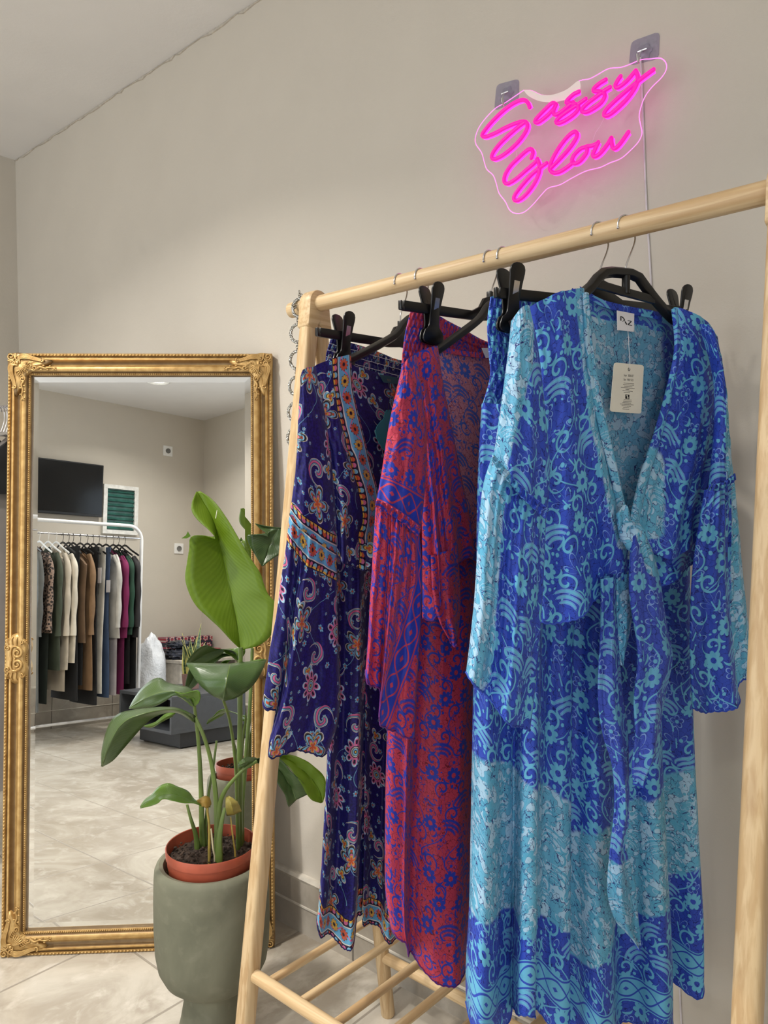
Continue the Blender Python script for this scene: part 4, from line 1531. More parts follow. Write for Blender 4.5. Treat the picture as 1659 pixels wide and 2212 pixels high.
sheet('sleeve_flounce', sl, RED, FR, [(812, 1084), (840, 1098), (875, 1120), (906, 1150)], [(790, 1446), (800, 1474), (822, 1486), (824, 1546), (845, 1572), (896, 1592)], [(812, 1084), (808, 1150), (804, 1220), (799, 1300), (795, 1380), (790, 1446)], [(906, 1150), (910, 1200), (912, 1260), (906, 1400), (899, 1500), (896, 1592)], d=.032, bulge=.024, folds=[(.003, .013, 2.0, .15, .1), (.003, .003, 8, .3, .2)], hem=HEMR, uv0=(63, 200), crumple=.005, nu=56, nv=80,
      band=lambda s_, t_, ul, ur, v, vr, u: ((s_ - 1.02 + max(0, t_ - .25) * .62) * 14, v))
sheet('gather_frill', sl, RED, FR, [(813, 1078), (842, 1092), (878, 1114), (910, 1142)], [(810, 1094), (838, 1108), (873, 1132), (904, 1160)], [(813, 1078), (810, 1094)], [(910, 1142), (904, 1160)], d=.060, bulge=.004, folds=[(.0035, .0035, 9, 0, .3)], nv=8, nu=70, uv0=(5, 220))
m = MB()
q = on_plane(FR, [(1040, 752), (1060, 752), (1058, 772), (1047, 774)], .000)
m.prism([q(0, 0), q(1, 0), q(1, 1), q(.2, 1)], FR.n * .001)
m.build('neck_label', LAB, rt, smooth=False)
rp = empty('wide_trousers', FRP.p(0, -1.0), 'red wide trousers with blue folk print hanging between navy and blue trousers', 'trousers', 'wide printed trousers')
wb = sheet('waistband', rp, RED, FRP, [(886, 674), (915, 677), (945, 684), (968, 697), (997, 712), (1055, 742), (1120, 740), (1180, 720)], [(866, 806), (930, 815), (1000, 822), (1060, 824), (1180, 815)], [(886, 674), (875, 720), (869, 765), (866, 806)], [(1180, 720), (1184, 760), (1180, 815)], d=-.020, bulge=.012, bump_fn=shirr(8, .0042, 34, 2.0), nu=190, nv=60, us=2.2, uv0=(0, 240), crumple=.002)
sheet('trouser_leg', rp, RED, FRP, [(866, 800), (930, 815), (1050, 820)], [(842, 1982), (862, 1996), (880, 2004), (886, 2054), (900, 2077), (935, 2089), (975, 2078), (1012, 2052), (1056, 2030)], [(866, 800), (856, 1000), (846, 1300), (836, 1580), (832, 1750), (832, 1913), (842, 1982)], [(1050, 820), (1056, 1200), (1060, 1600), (1060, 1850), (1056, 2030)], d=-.020, bulge=.030, folds=[(.002, .032, 1.7, .05, .0), (.002, .006, 3.9, .2, .1)], hem=HEMR, uv0=(110, 240), nu=80, nv=100, edge_in=.35)
sheet('trouser_leg', rp, RED, FRP, [(1050, 820), (1110, 820), (1170, 815)], [(1050, 2030), (1100, 2030), (1150, 2010)], [(1050, 820), (1052, 1400), (1050, 2030)], [(1170, 815), (1160, 1400), (1150, 2010)], d=-.006, bulge=.026, folds=[(.002, .014, 2.3, .2, .0)], hem=HEMR, uv0=(160, 240), nu=40, nv=60, edge_in=.35)

# ---------------------------------------------------------------- NAVY OUTFIT
FN = Fr(.262, -.04)
FNP = Fr(.216, 0.0)
clip_hanger(FNP, 'black clip hanger nearest the left end of the rail, holding the navy trousers', 'hangers on the bamboo rail', (FNP.wz(742, 725)[0], .15), [(684, 717), (820, 738)])
hN = empty('blouse_hanger', FN.p(0, -.06), 'black plastic blouse hanger with one curved arm showing at the neck of the navy top', 'hanger', 'hangers on the bamboo rail')
hook(FN, hN, -.066)
m = MB()
g = lambda x, y: FN.px(x, y, 0)
sweep_arm(m, [g(668, 816), g(712, 798), g(760, 776), g(800, 756), g(835, 737), g(858, 722), g(872, 702), g(884, 690), g(902, 680)], .0066, .0048, FN)
sweep_arm(m, [g(898, 680), FN.p(.04, -.07), FN.p(.08, -.09), FN.p(.14, -.12), FN.p(.19, -.150)], .0066, .0048, FN)
m.tube([FN.p(0, -.072), FN.p(0, -.052)], .0045, 10)
m.build('hanger_body', BLACKP, hN, bevel=.0008)
nt_ = empty('wrap_top', FN.p(0, -.6), 'navy wrap top with colourful paisley print and light blue floral border', 'blouse', 'wrap tops')
sheet('back_panel', nt_, NAVY_IN, FN, [(752, 784), (800, 800), (864, 812), (940, 812)], [(800, 1160), (860, 1190), (930, 1180)], [(752, 784), (770, 880), (790, 1000), (800, 1160)], [(940, 812), (950, 950), (930, 1180)], d=-.006, bulge=-.002, closed=False, uv0=(4, 300), crumple=.004)
BV = lambda s_, t_, ul, ur, v, vr, u: ((ur - 2.4) * .88, v)
sheet('front_panel', nt_, NAVY, FN, [(664, 803), (700, 786), (758, 767)], [(718, 1190), (745, 1212), (775, 1226), (808, 1230)], [(664, 803), (684, 900), (700, 1000), (712, 1100), (718, 1190)], [(758, 767), (762, 830), (770, 875), (786, 940), (800, 1000), (815, 1055), (819, 1100), (812, 1160), (808, 1230)], d=.008, bulge=.017, folds=[(.001, .008, 2.2, .15, .3), (.0, .005, 4.3, .1, -.4)], uv0=(2, 330), hem=HEMN, crumple=.005, nu=54, nv=76, band=BV)
sheet('front_panel', nt_, NAVY, FN, [(930, 815), (985, 850)], [(830, 1200), (930, 1240)], [(930, 815), (890, 1000), (830, 1200)], [(985, 850), (980, 1000), (930, 1240)], d=.004, bulge=.012, folds=[(.0, .006, 2, .1, .2)], uv0=(28, 330), nu=30, nv=40, band=lambda s_, t_, ul, ur, v, vr, u: (ul - 1.75, v))
sl = sheet('sleeve', nt_, NAVY, FN, [(651, 826), (660, 806), (682, 794)], [(626, 1110), (650, 1136), (690, 1168), (728, 1196)], [(651, 826), (645, 900), (640, 1000), (633, 1060), (626, 1110)], [(682, 794), (700, 880), (714, 980), (724, 1090), (728, 1196)], d=.028, bulge=.026, folds=[(.0, .004, 2.2, .2, .3)], uv0=(63, 332), crumple=.004, nu=50,
           band=lambda s_, t_, ul, ur, v, vr, u: (vr + .3, u))
sheet('sleeve_flounce', sl, NAVY, FN, [(626, 1108), (650, 1134), (690, 1164), (727, 1194)], [(569, 1512), (580, 1523), (600, 1526), (594, 1570), (596, 1612), (630, 1613), (672, 1620), (706, 1626)], [(626, 1108), (618, 1180), (606, 1260), (597, 1330), (584, 1400), (576, 1460), (569, 1512)], [(727, 1194), (729, 1300), (732, 1400), (736, 1500), (728, 1570), (706, 1626)], d=.030, bulge=.028, folds=[(.003, .015, 2.0, .1, .1), (.002, .003, 7, .3, .2)], hem=HEMN, uv0=(63, 360), crumple=.005, nu=64, nv=84,
      band=lambda s_, t_, ul, ur, v, vr, u: (v - 1.6, u) if v < 6 else (99, u))
kn = knot('knot', nt_, NAVY, FN, 800, 1200, .030, .014, 5)
# teal neck label and scalloped swing tag
TEAL = plain('teal_card', (24, 112, 122), .55, vary=.03)
m = MB()
q = on_plane(FN, [(819, 809), (862, 816), (858, 830), (828, 826)], -.004)
m.prism([q(0, 0), q(1, 0), q(1, 1), q(0, 1)], FN.n * .001)
tnl = m.build('neck_label', plain('teal_woven_label', (18, 70, 80), .7), nt_, smooth=False)
text_mesh('label_lettering', tnl, q, 'BCK', .30, .75, .42, plain('gold_thread', (120, 110, 80), .6), aspect=.8, h=.0016)
tq = empty('hang_tag', FN.px(828, 972, .002), 'scalloped teal card tag hanging inside the neck of the navy top', 'tag')
outl = [(834, 886), (830, 894), (829, 902), (826, 907), (820, 912), (813, 922), (810, 932), (812, 938), (812, 946), (816, 952), (818, 958), (822, 962), (824, 968), (828, 971), (832, 978), (842, 984), (862, 980), (872, 970), (876, 950), (872, 925), (862, 908), (850, 903), (848, 890), (842, 885)]
m = MB()
m.prism([FN.px(x, y, .002) for x, y in outl], FN.n * .0009)
m.build('card', TEAL, tq, smooth=False)
MB().tube([FN.px(838, 889, .0035), FN.px(843, 850, .001), FN.px(846, 828, -.002)], .0004, 6).build('thread', INK, tq)
# navy trousers
npz = empty('wide_trousers', FNP.p(0, -1.0), 'navy wide trousers with paisley print and bordered hem, nearest the plant', 'trousers', 'wide printed trousers')
wb = sheet('waistband', npz, NAVY, FNP, [(715, 731), (735, 729), (752, 740), (790, 752), (826, 766), (864, 780), (920, 785), (960, 765)], [(703, 800), (760, 815), (830, 845), (880, 855), (955, 845)], [(715, 731), (706, 758), (703, 780), (703, 800)], [(960, 765), (962, 800), (955, 845)], d=-.022, bulge=.012, bump_fn=shirr(5, .0038, 34, 3.0), nu=180, nv=50, us=2.0, uv0=(0, 400), crumple=.002)
stitch_rows(wb, FNP, [(712, 742), (706, 764), (704, 785)], [(872, 786), (874, 806), (876, 830)], 4, plain('white_thread', (200, 200, 205), .8), -.0055)
HN_ = lambda s_, t_, ul, ur, v, vr, u: (vr - 2.0, u)
sheet('trouser_leg', npz, NAVY, FNP, [(703, 790), (745, 815), (800, 830)], [(688, 1968), (702, 2001), (716, 2022), (745, 2020), (768, 2004), (771, 1978), (782, 1978)], [(703, 790), (712, 1000), (714, 1300), (709, 1600), (705, 1700), (700, 1800), (695, 1880), (688, 1968)], [(800, 830), (800, 1200), (796, 1500), (790, 1800), (782, 1978)], d=-.018, bulge=.028, folds=[(.002, .028, 1.6, .1, .0), (.002, .005, 3.9, .2, .1)], hem=HEMN, uv0=(110, 400), nu=64, nv=96, edge_in=.35, band=HN_)
sheet('trouser_leg', npz, NAVY, FNP, [(790, 830), (850, 845), (950, 840)], [(784, 1980), (800, 1992), (826, 1998), (840, 1996), (850, 2004), (868, 2004), (905, 1990), (925, 1970)], [(790, 830), (790, 1200), (788, 1600), (786, 1800), (784, 1980)], [(950, 840), (945, 1200), (938, 1600), (925, 1970)], d=-.024, bulge=.026, folds=[(.002, .026, 2.3, .3, .0), (.002, .005, 4.9, .2, .1)], hem=HEMN, uv0=(150, 400), nu=64, nv=96, edge_in=.35, band=HN_)

# ================================================================ NEON SIGN ON THE WALL
SY = -.030       # sign plane
NEON = glow('pink_neon', (1.0, .004, .37, 1), 1.10, (.3, .0, .06, 1))
EDGE = glow('pink_lit_acrylic_edge', (1.0, .10, .72, 1), .85, (1, .5, .8, 1))
ACR = clear_film('clear_acrylic', (238, 226, 234), .06, .05)


def sg(cx, cy, y=SY):
    """place on the sign plane, from a close view of the photograph"""
    return hit(1000 + cx / 3.318, 40 + cy / 3.318, (0, 1, 0), (0, y, 0))


sign = empty('neon_sign', sg(640, 1380), 'pink neon sign with two handwritten words on clear acrylic, high on the wall', 'neon sign')
OUT = [(430, 512), (360, 560), (300, 600), (230, 640), (160, 710), (110, 780), (85, 850), (90, 900), (130, 960), (150, 1030), (168, 1080), (212, 1120), (235, 1180), (255, 1250), (300, 1310), (330, 1370), (372, 1395), (430, 1388), (490, 1340), (560, 1260), (610, 1212), (690, 1190), (780, 1140), (880, 1090), (980, 1065), (1050, 1032), (1130, 1000), (1200, 940), (1255, 880), (1280, 820), (1270, 760), (1260, 700), (1270, 640), (1300, 560), (1350, 490), (1420, 420), (1455, 360), (1450, 310), (1410, 280), (1340, 286), (1270, 292), (1200, 322), (1130, 346), (1040, 356), (960, 400), (900, 430), (830, 444), (740, 510), (640, 546), (560, 546), (490, 515), (430, 512)]
R = [sg(p.x, p.y) for p in sm_list(OUT, 180)][:-1]
m = MB()
m.prism(R, (0, .004, 0))
m.build('acrylic_plate', ACR, sign, smooth=False)
m = MB()
m.tube([p + V((0, .002, 0)) for p in R] + [R[0] + V((0, .002, 0))], .0009, 6, caps=False)
m.build('lit_edge', EDGE, sign)
PAP = [(435, 512), (490, 516), (560, 546), (640, 546), (740, 510), (825, 446), (842, 470), (838, 512), (800, 555), (720, 586), (640, 600), (550, 592), (480, 562), (450, 535), (435, 512)]
m = MB()
m.prism([sg(p.x, p.y, SY - .0006) for p in sm_list(PAP, 60)][:-1], (0, .0006, 0))
m.build('backing_paper', plain('white_backing_paper', (246, 240, 232), .7, vary=.01), sign, smooth=False)
ST = {
    's': [[(478, 636), (466, 604), (440, 584), (400, 590), (340, 622), (270, 678), (200, 748), (150, 810), (136, 838), (160, 848), (230, 822), (310, 780), (390, 747), (440, 738), (462, 758), (455, 800), (412, 866), (350, 930), (280, 984), (226, 1008), (206, 996), (216, 960), (262, 900), (335, 830), (400, 775), (445, 742)]],
    'a': [[(668, 616), (640, 606), (590, 650), (532, 710), (516, 738), (540, 744), (600, 700), (648, 650), (668, 616)], [(668, 616), (650, 664), (660, 690), (700, 672), (760, 622), (790, 600)]],
    's2': [[(832, 524), (790, 545), (746, 588), (742, 602), (780, 606), (822, 622), (826, 650), (790, 692), (724, 736), (680, 750), (668, 736), (700, 702), (760, 658), (830, 612), (880, 576)]],
    's3': [[(1024, 438), (980, 465), (940, 500), (938, 520), (975, 522), (1012, 536), (1014, 566), (984, 610), (920, 655), (872, 672), (852, 656), (880, 620), (950, 565), (1010, 520), (1054, 492)]],
    'y': [[(1130, 414), (1105, 450), (1092, 482), (1112, 494), (1170, 452), (1238, 374)], [(1238, 374), (1254, 420), (1238, 486), (1180, 572), (1100, 652), (1042, 694), (1012, 694), (1022, 660), (1082, 598), (1180, 512), (1280, 430), (1366, 366)]],
    'g': [[(490, 1000), (502, 962), (490, 936), (460, 945), (400, 998), (340, 1058), (302, 1120), (296, 1168), (320, 1184), (380, 1150), (450, 1090), (515, 1034), (534, 1006)], [(534, 1006), (550, 1060), (540, 1122), (500, 1200), (442, 1270), (392, 1304), (366, 1298), (372, 1264), (420, 1200), (490, 1122), (550, 1072), (600, 1036)]],
    'l': [[(622, 1080), (700, 1002), (770, 922), (814, 852), (814, 816), (790, 815), (740, 858), (680, 938), (636, 1020), (624, 1080), (650, 1106), (700, 1096), (760, 1056), (792, 1030)]],
    'o': [[(884, 920), (842, 935), (796, 980), (782, 1020), (802, 1040), (842, 1020), (880, 972), (890, 938), (884, 918), (925, 912), (970, 892)]],
    'w': [[(970, 886), (950, 932), (932, 974), (944, 990), (982, 968), (1030, 910), (1064, 856)], [(1064, 856), (1066, 892), (1078, 930), (1102, 924), (1140, 880), (1186, 814)]],
}
for k, ls in ST.items():
    mn, ms = MB(), MB()
    for l in ls:
        P = [sg(p.x, p.y, SY - .0085) for p in sm_list(l, max(16, len(l) * 5))]
        mn.tube(P, .0037, 10)
        mn.ball(P[0], .0037, 8, 6)
        mn.ball(P[-1], .0037, 8, 6)
        ms.tube([p + V((0, .0045, 0)) for p in P], 1.0, 0, up=V((0, 1, 0)), profile=[(-.0030, -.0035), (.0030, -.0035), (.0030, .0035), (-.0030, .0035)])
    a = mn.build('neon_letter', NEON, sign)
    ms.build('letter_backing', glow('pink_wall_glow_back', (1.0, .035, .66, 1), 1.5, (.5, .06, .35, 1)), a)
m = MB()
for l in ([(385, 950), (382, 1010)], [(495, 748), (520, 728)], [(1010, 716), (985, 770), (950, 820), (930, 878)]):
    m.tube([sg(a, b, SY + .005) for a, b in l], .0006, 6)
m.build('link_wire', plain('clear_wire', (225, 205, 215), .3), sign)
HOOKM = clear_film('clear_plastic_plate', (176, 172, 192), .42, .18)
for i, (cor, hk, nm) in enumerate((([(242, 476), (404, 432), (402, 580), (226, 664)], (312, 540, 302, 625), 'clear adhesive hook plate on the wall at the left end of the neon sign'), ([(1208, 166), (1412, 94), (1404, 290), (1190, 340)], (1295, 238, 1268, 318), 'clear adhesive hook plate on the wall above the right end of the neon sign'))):
    q = [sg(a, b, WB - .0002) for a, b in cor]
    r = empty('adhesive_hook', (q[2] + q[3]) / 2, nm, 'hook', 'clear adhesive hooks')
    cen = sum(q, V((0, 0, 0))) / 4
    ring = []
    for j in range(4):
        a, b, c = q[j - 1], q[j], q[(j + 1) % 4]
        ring += [b.lerp(a, .16), b.lerp(a, .07).lerp(c, .03), b.lerp(c, .07).lerp(a, .03), b.lerp(c, .16)]
    m = MB()
    m.prism([p + V((0, -.0012, 0)) for p in ring], (0, .0012, 0))
    m.build('plate', HOOKM, r, smooth=False)
    hp = sg(hk[0], hk[1], WB - .004)
    he = sg(hk[2], hk[3], SY - .004)
    m = MB()
    prof = [(.0135, 0), (.0135, .002), (.010, .0045), (.004, .006), (.0005, .0062)]
    n_ = 30
    rows = [[hp + V((math.cos(2 * PI * k / n_), 0, math.sin(2 * PI * k / n_))) * (a * (1 + .14 * math.cos(2 * PI * k / n_ * 6))) + V((0, .003 - b, 0)) for k in range(n_)] for a, b in prof]
    m.quadgrid(rows, True)
    m.build('boss', HOOKM, r)
    m = MB()
    m.tube(sm_list([hp, hp + V((0, -.008, -.002)), hp.lerp(he, .55) + V((0, -.010, 0)), he + V((0, -.004, -.002)), he + V((0, -.011, .004)), he + V((0, -.012, .010))], 30), .0013, 8)
    m.tube([hp + V((-.008, -.006, 0)), hp + V((.008, -.006, 0))], .0016, 8)
    m.build('wire_hook', CHROME, r)
# cable down the wall
c = [(1383, 124, -.006), (1386, 165, -.004), (1388, 223, -.002), (1397, 451, -.0015), (1408, 641, -.0015), (1428, 1100, -.0015), (1448, 1600, -.0015), (1467.5, 2116, -.0015), (1472, 2211, -.0015), (1476, 2300, -.0015)]
m = MB()
m.tube(sm_list([hit(a, b, (0, 1, 0), (0, WB + d_, 0)) for a, b, d_ in c], 80), .0019, 8)
thing('sign_cable', m, plain('milky_cable', (206, 200, 204), .35), 'thin milky white cable running down the wall from the neon sign', 'cable')

# ---------------------------------------------------------------- silver ring belt over the rail end
belt = empty('chain_belt', rk(-.045, 0, 1.30), 'silver ring chain belt draped over the left end of the bamboo rail', 'belt')
CM = T('glitter_silver', .25, .95)
vz = CM.n.new('ShaderNodeTexVoronoi')
CM.nt.links.new(CM.obj(), vz.inputs['Vector'])
vz.inputs['Scale'].default_value = 420
CM.color(CM.mix(F(CM, vz.outputs[0]), lin(196, 196, 190), lin(84, 80, 74)))
CM.bump(F(CM, vz.outputs[0]), .8, .002)
CM = CM.mat


def torus(mb, c, ax1, ax2, R1, R2, r, n=28, wob=0.0):
    P = []
    for k in range(n + 1):
        a = 2 * PI * k / n
        P.append(V(c) + ax1 * (R1 * math.cos(a)) + ax2 * (R2 * math.sin(a)))
    nn = ax1.cross(ax2)
    rows = []
    for i in range(n):
        t_ = (P[(i + 1) % n] - P[i - 1]).normalized()
        a = nn
        b = t_.cross(a)
        rad = r * (1 + wob * (1 if i % 2 else -1))
        rows.append([P[i] + (a * math.cos(2 * PI * k / 8) * .8 + b * math.sin(2 * PI * k / 8)) * rad for k in range(8)])
    rows.append(list(rows[0]))
    mb.quadgrid(rows, True)


def ring_at(px_, py_, d, rot_):
    c = hit(px_, py_, FNP.n, rk(-.035 + d, 0, 1.4))
    ax1 = (CR * math.cos(rot_) + RE * math.sin(rot_)).normalized()
    return c, ax1


Z = V((0, 0, 1))
prev = None
for (x, y, d_, rt_) in ((647, 665, 0, .9), (643, 720, 0, .75), (642, 778, 0, .75), (640, 834, 0, .8), (637.5, 890, 0, .8), (636, 945, 0, .8)):
    c, a1 = ring_at(x, y, d_, rt_)
    if y < 700: c = hit(x, y, RN, rk(-.036, -.0205, 0))
    m = MB()
    torus(m, c, a1, Z, .0150, .0170, .0032, 30, .10)
    m.build('belt_ring', CM, belt)
    m = MB()
    for k in range(3):
        torus(m, c + Z * (.0205 + k * .0046), (a1 if k % 2 else a1.cross(Z)), Z, .0024, .0034, .0007, 12)
    m.build('belt_link', CM, belt)
for (x, y) in ((689, 757), (691, 812), (693, 868)):
    c = hit(x, y, FNP.n, rk(-.030, 0, 1.4))
    m = MB()
    torus(m, c, (CR * .6 + RE * .5).normalized(), Z, .0150, .0170, .0032, 30, .10)
    m.build('belt_ring', CM, belt)
    m = MB()
    for k in range(3):
        torus(m, c + Z * (.0205 + k * .0046), (RE if k % 2 else RN), Z, .0024, .0034, .0007, 12)
    m.build('belt_link', CM, belt)
m = MB()
q0, q1 = hit(652, 636, FNP.n, rk(-.035, 0, 1.4)), hit(689, 735, FNP.n, rk(-.030, 0, 1.4))
arc = [q0] + [rk(-.036, math.cos(a) * (RR + .0035), RH + math.sin(a) * (RR + .0035)) for a in [PI * (1.05 - 1.15 * k / 12) for k in range(13)]] + [q1]
L = sm_list(arc, 34)
for k, p in enumerate(L[:-1]):
    t_ = (L[k + 1] - p).normalized()
    torus(m, (p + L[k + 1]) / 2, (RE if k % 2 else t_.cross(RE)), t_, .0020, .0036, .0007, 10)
m.build('belt_link', CM, belt)

# ================================================================ PLANT AND PLANTER
PC = V((1.6775, -.3415, 0))            # where the planter stands
PLN = -V((CF.x, CF.y, 0)).normalized()  # its side that faces the photographer


def pp(x, y, d=0.0):
    """place in an upright plane through the plant, d nearer to the viewer"""
    return hit(x, y, PLN, PC + PLN * d)


t = T('grey_green_concrete', .8)
o_ = t.obj()
a1 = t.noise(o_, 5, 5, .6)
a2 = t.noise(o_, 40, 4)
c = t.mix(t.ss(a1, .35, .68), lin(98, 99, 82), lin(124, 124, 105))
c = t.mix(t.ss(a2, .55, .7) * .14, c, lin(146, 144, 126))
t.color(c)
t.bump(a2, .25, .002)
m = MB()
m.lathe([(.0005, .001), (.070, .001), (.072, .004), (.068, .02), (.0615, .055), (.0605, .078), (.064, .088), (.082, .098), (.100, .114), (.112, .138), (.1175, .17), (.1195, .22), (.1195, .28), (.118, .325), (.1165, .342), (.113, .3505), (.107, .354), (.099, .352), (.0975, .345), (.0975, .30), (.05, .295), (.0005, .295)], PC, 72)
thing('planter', m, t.mat, 'grey green goblet shaped concrete planter standing in front of the mirror', 'planter', loc=PC)

TERRA = plain('terracotta_plastic', (164, 78, 54), .5, vary=.05)
pot = empty('potted_plant', PC + V((0, 0, .297)), 'bird of paradise plant with paddle leaves in a terracotta pot', 'plant')
PT = .386
m = MB()
m.lathe([(.0005, .300), (.080, .300), (.0905, .352), (.0912, .366), (.0935, .367), (.0942, PT - .002), (.093, PT), (.0915, PT - .001), (.0905, PT - .02), (.088, .345), (.0005, .34)], PC, 64)
m.build('pot', TERRA, pot)
t = T('potting_soil', .95)
n1 = t.noise(t.obj(), 60, 6, .5, .7)
t.color(t.mix(t.ss(n1, .3, .7), lin(38, 29, 24), lin(82, 64, 52)))
t.bump(n1, .9, .01)
m = MB()
rows = []
for i in range(30):
    r = .0895 * i / 29
    rows.append([PC + V((r * math.cos(2 * PI * k / 60), r * math.sin(2 * PI * k / 60), PT - .026 + .010 * (1 - (i / 29) ** 2) + .006 * noise.noise(V((r * 60 * math.cos(2 * PI * k / 60), r * 60 * math.sin(2 * PI * k / 60), 1))) + .003 * noise.noise(V((r * 200 * math.cos(2 * PI * k / 60), r * 200 * math.sin(2 * PI * k / 60), 5))))) for k in range(60)])
m.quadgrid(rows, True)
rnd = random.Random(3)
for k in range(160):
    a, r = rnd.uniform(0, 6.28), .086 * math.sqrt(rnd.random())
    m.ball(PC + V((r * math.cos(a), r * math.sin(a), PT - .018 + .008 * (1 - (r / .09) ** 2))), rnd.uniform(.0015, .005), 5, 4, (1, rnd.uniform(.6, 1.2), .7))
m.build('soil', t.mat, pot)


def leaf_mat(name, c1, c2, vein, trans, rough=.32):
    t = T(name, rough)
    u, v = t.uv()
    rib = t.m('SINE', (v * 1.0 - t.m('ABSOLUTE', u - .5) * .55) * 190.0)
    c = t.mix(t.ss(rib, -.6, 1.0) * .28, lin(*c1), lin(*c2))
    nz = t.noise(t.obj(), 9, 3)
    c = t.mix(t.ss(nz, .35, .65) * .5, c, lin(*c2))
    mid = t.ss(t.m('ABSOLUTE', u - .5), .030, .012)
    c = t.mix(mid, c, lin(*vein))
    t.color(c)
    t.bump(rib, .07, .0010)
    tr = t.n.new('ShaderNodeBsdfTranslucent')
    t.put(tr.inputs[0], c)
    mx = t.n.new('ShaderNodeMixShader')
    mx.inputs[0].default_value = trans
    t.nt.links.new(t.b.outputs[0], mx.inputs[1])
    t.nt.links.new(tr.outputs[0], mx.inputs[2])
    t.nt.links.new(mx.outputs[0], t.out.inputs[0])
    return t.mat


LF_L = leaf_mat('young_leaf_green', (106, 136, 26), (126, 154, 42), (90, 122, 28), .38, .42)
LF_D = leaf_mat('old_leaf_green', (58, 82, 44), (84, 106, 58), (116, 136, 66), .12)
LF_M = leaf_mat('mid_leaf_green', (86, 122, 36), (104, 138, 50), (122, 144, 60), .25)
STM = plain('leaf_stalk_green', (92, 112, 50), .45, vary=.12, scale=12)
STY = plain('yellowed_stalk', (168, 148, 72), .5, vary=.1)


def leaf(lef, rig, mid, mat, dl=0.0, dr=0.0, dm=0.0, n=34, wave=.003, name='leaf', dt=(0, 0)):
    """leaf blade between two traced edges with its midrib; dl, dr, dm give how far each comes forward;
    dt shifts base and tip in depth"""
    SEED[0] += 1
    sd = SEED[0]
    L, R, M = sm_list(lef, n + 1), sm_list(rig, n + 1), sm_list(mid, n + 1)
    rows = []
    for j in range(n + 1):
        t_ = j / n
        en = math.sin(PI * min(1, max(0, t_))) ** .6
        dd = dt[0] * (1 - t_) + dt[1] * t_
        row = []
        a, b, c = pp(L[j].x, L[j].y, dl * en + dd), pp(M[j].x, M[j].y, dm * en + dd), pp(R[j].x, R[j].y, dr * en + dd)
        for i in range(9):
            k = i / 8
            p = a.lerp(b, math.sin(k * PI / 2) ** .9)
            row.append(p + PLN * (wave * noise.noise(V((k * 2, t_ * 7, sd)))))
        for i in range(1, 9):
            k = i / 8
            p = b.lerp(c, 1 - math.cos(k * PI / 2) ** .9 if k < 1 else 1)
            row.append(p + PLN * (wave * noise.noise(V((k * 2 + 3, t_ * 7, sd)))))
        rows.append(row)
    m = MB()
    m.quadgrid(rows)
    o = m.build(name, mat, pot, fixn=False, solid=.0012)
    uvl = o.data.uv_layers.new(name='UVMap')
    for l in o.data.loops:
        j, i = divmod(l.vertex_index, 17)
        uvl.data[l.index].uv = (i / 16, j / n)
    return o


# the big bright leaf, from its tip down to the stalk
leaf([(424, 1062), (414, 1088), (416, 1108), (432, 1128), (452, 1145), (466, 1164), (440, 1157), (412, 1160), (409, 1185), (404, 1215), (400, 1250), (410, 1285), (425, 1310), (448, 1332), (476, 1358), (500, 1384), (519, 1402)],
     [(432, 1061), (452, 1074), (470, 1092), (490, 1120), (508, 1150), (528, 1184), (545, 1212), (562, 1238), (570, 1262), (580, 1285), (597, 1306), (596, 1340), (588, 1368), (572, 1386), (552, 1397), (535, 1401), (522, 1404)],
     [(427, 1062), (440, 1085), (452, 1105), (462, 1128), (468, 1150), (474, 1172), (480, 1195), (486, 1222), (492, 1250), (498, 1275), (503, 1300), (508, 1325), (512, 1345), (515, 1365), (518, 1385), (519, 1395), (520, 1404)],
     LF_L, dl=.035, dr=.02, dm=-.012, n=60, dt=(-.02, .03))
m = MB()
m.prism([pp(392, 1163, .04), pp(402, 1156, .04), pp(406, 1148, .04), pp(412, 1158, .04), pp(404, 1163, .04)], PLN * .001)
m.build('torn_tip', LF_M, pot, smooth=False)
m = MB()
m.tube([pp(469, 1102, .012), pp(466, 1120, .012)], .0009, 6)
m.build('split', plain('pale_split', (205, 210, 180), .5), pot)
# leaf behind, towards the rack leg
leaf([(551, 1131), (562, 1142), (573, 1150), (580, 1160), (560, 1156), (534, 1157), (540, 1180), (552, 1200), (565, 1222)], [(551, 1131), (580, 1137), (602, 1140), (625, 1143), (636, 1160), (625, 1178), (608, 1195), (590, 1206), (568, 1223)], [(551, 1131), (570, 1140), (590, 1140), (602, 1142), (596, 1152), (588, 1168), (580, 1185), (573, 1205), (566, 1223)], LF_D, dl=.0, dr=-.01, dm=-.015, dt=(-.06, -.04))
# broad leaf across the stalk
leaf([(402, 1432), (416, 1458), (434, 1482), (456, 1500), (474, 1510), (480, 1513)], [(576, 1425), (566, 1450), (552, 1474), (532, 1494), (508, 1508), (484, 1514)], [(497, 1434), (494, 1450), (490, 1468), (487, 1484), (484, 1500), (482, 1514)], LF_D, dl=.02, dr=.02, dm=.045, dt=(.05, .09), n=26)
leaf([(402, 1432), (440, 1436), (480, 1434)], [(576, 1425), (560, 1424), (530, 1432)], [(497, 1434), (500, 1440), (505, 1450)], LF_M, dl=-.0, dr=-.0, dm=-.02, dt=(.05, .02), n=8)
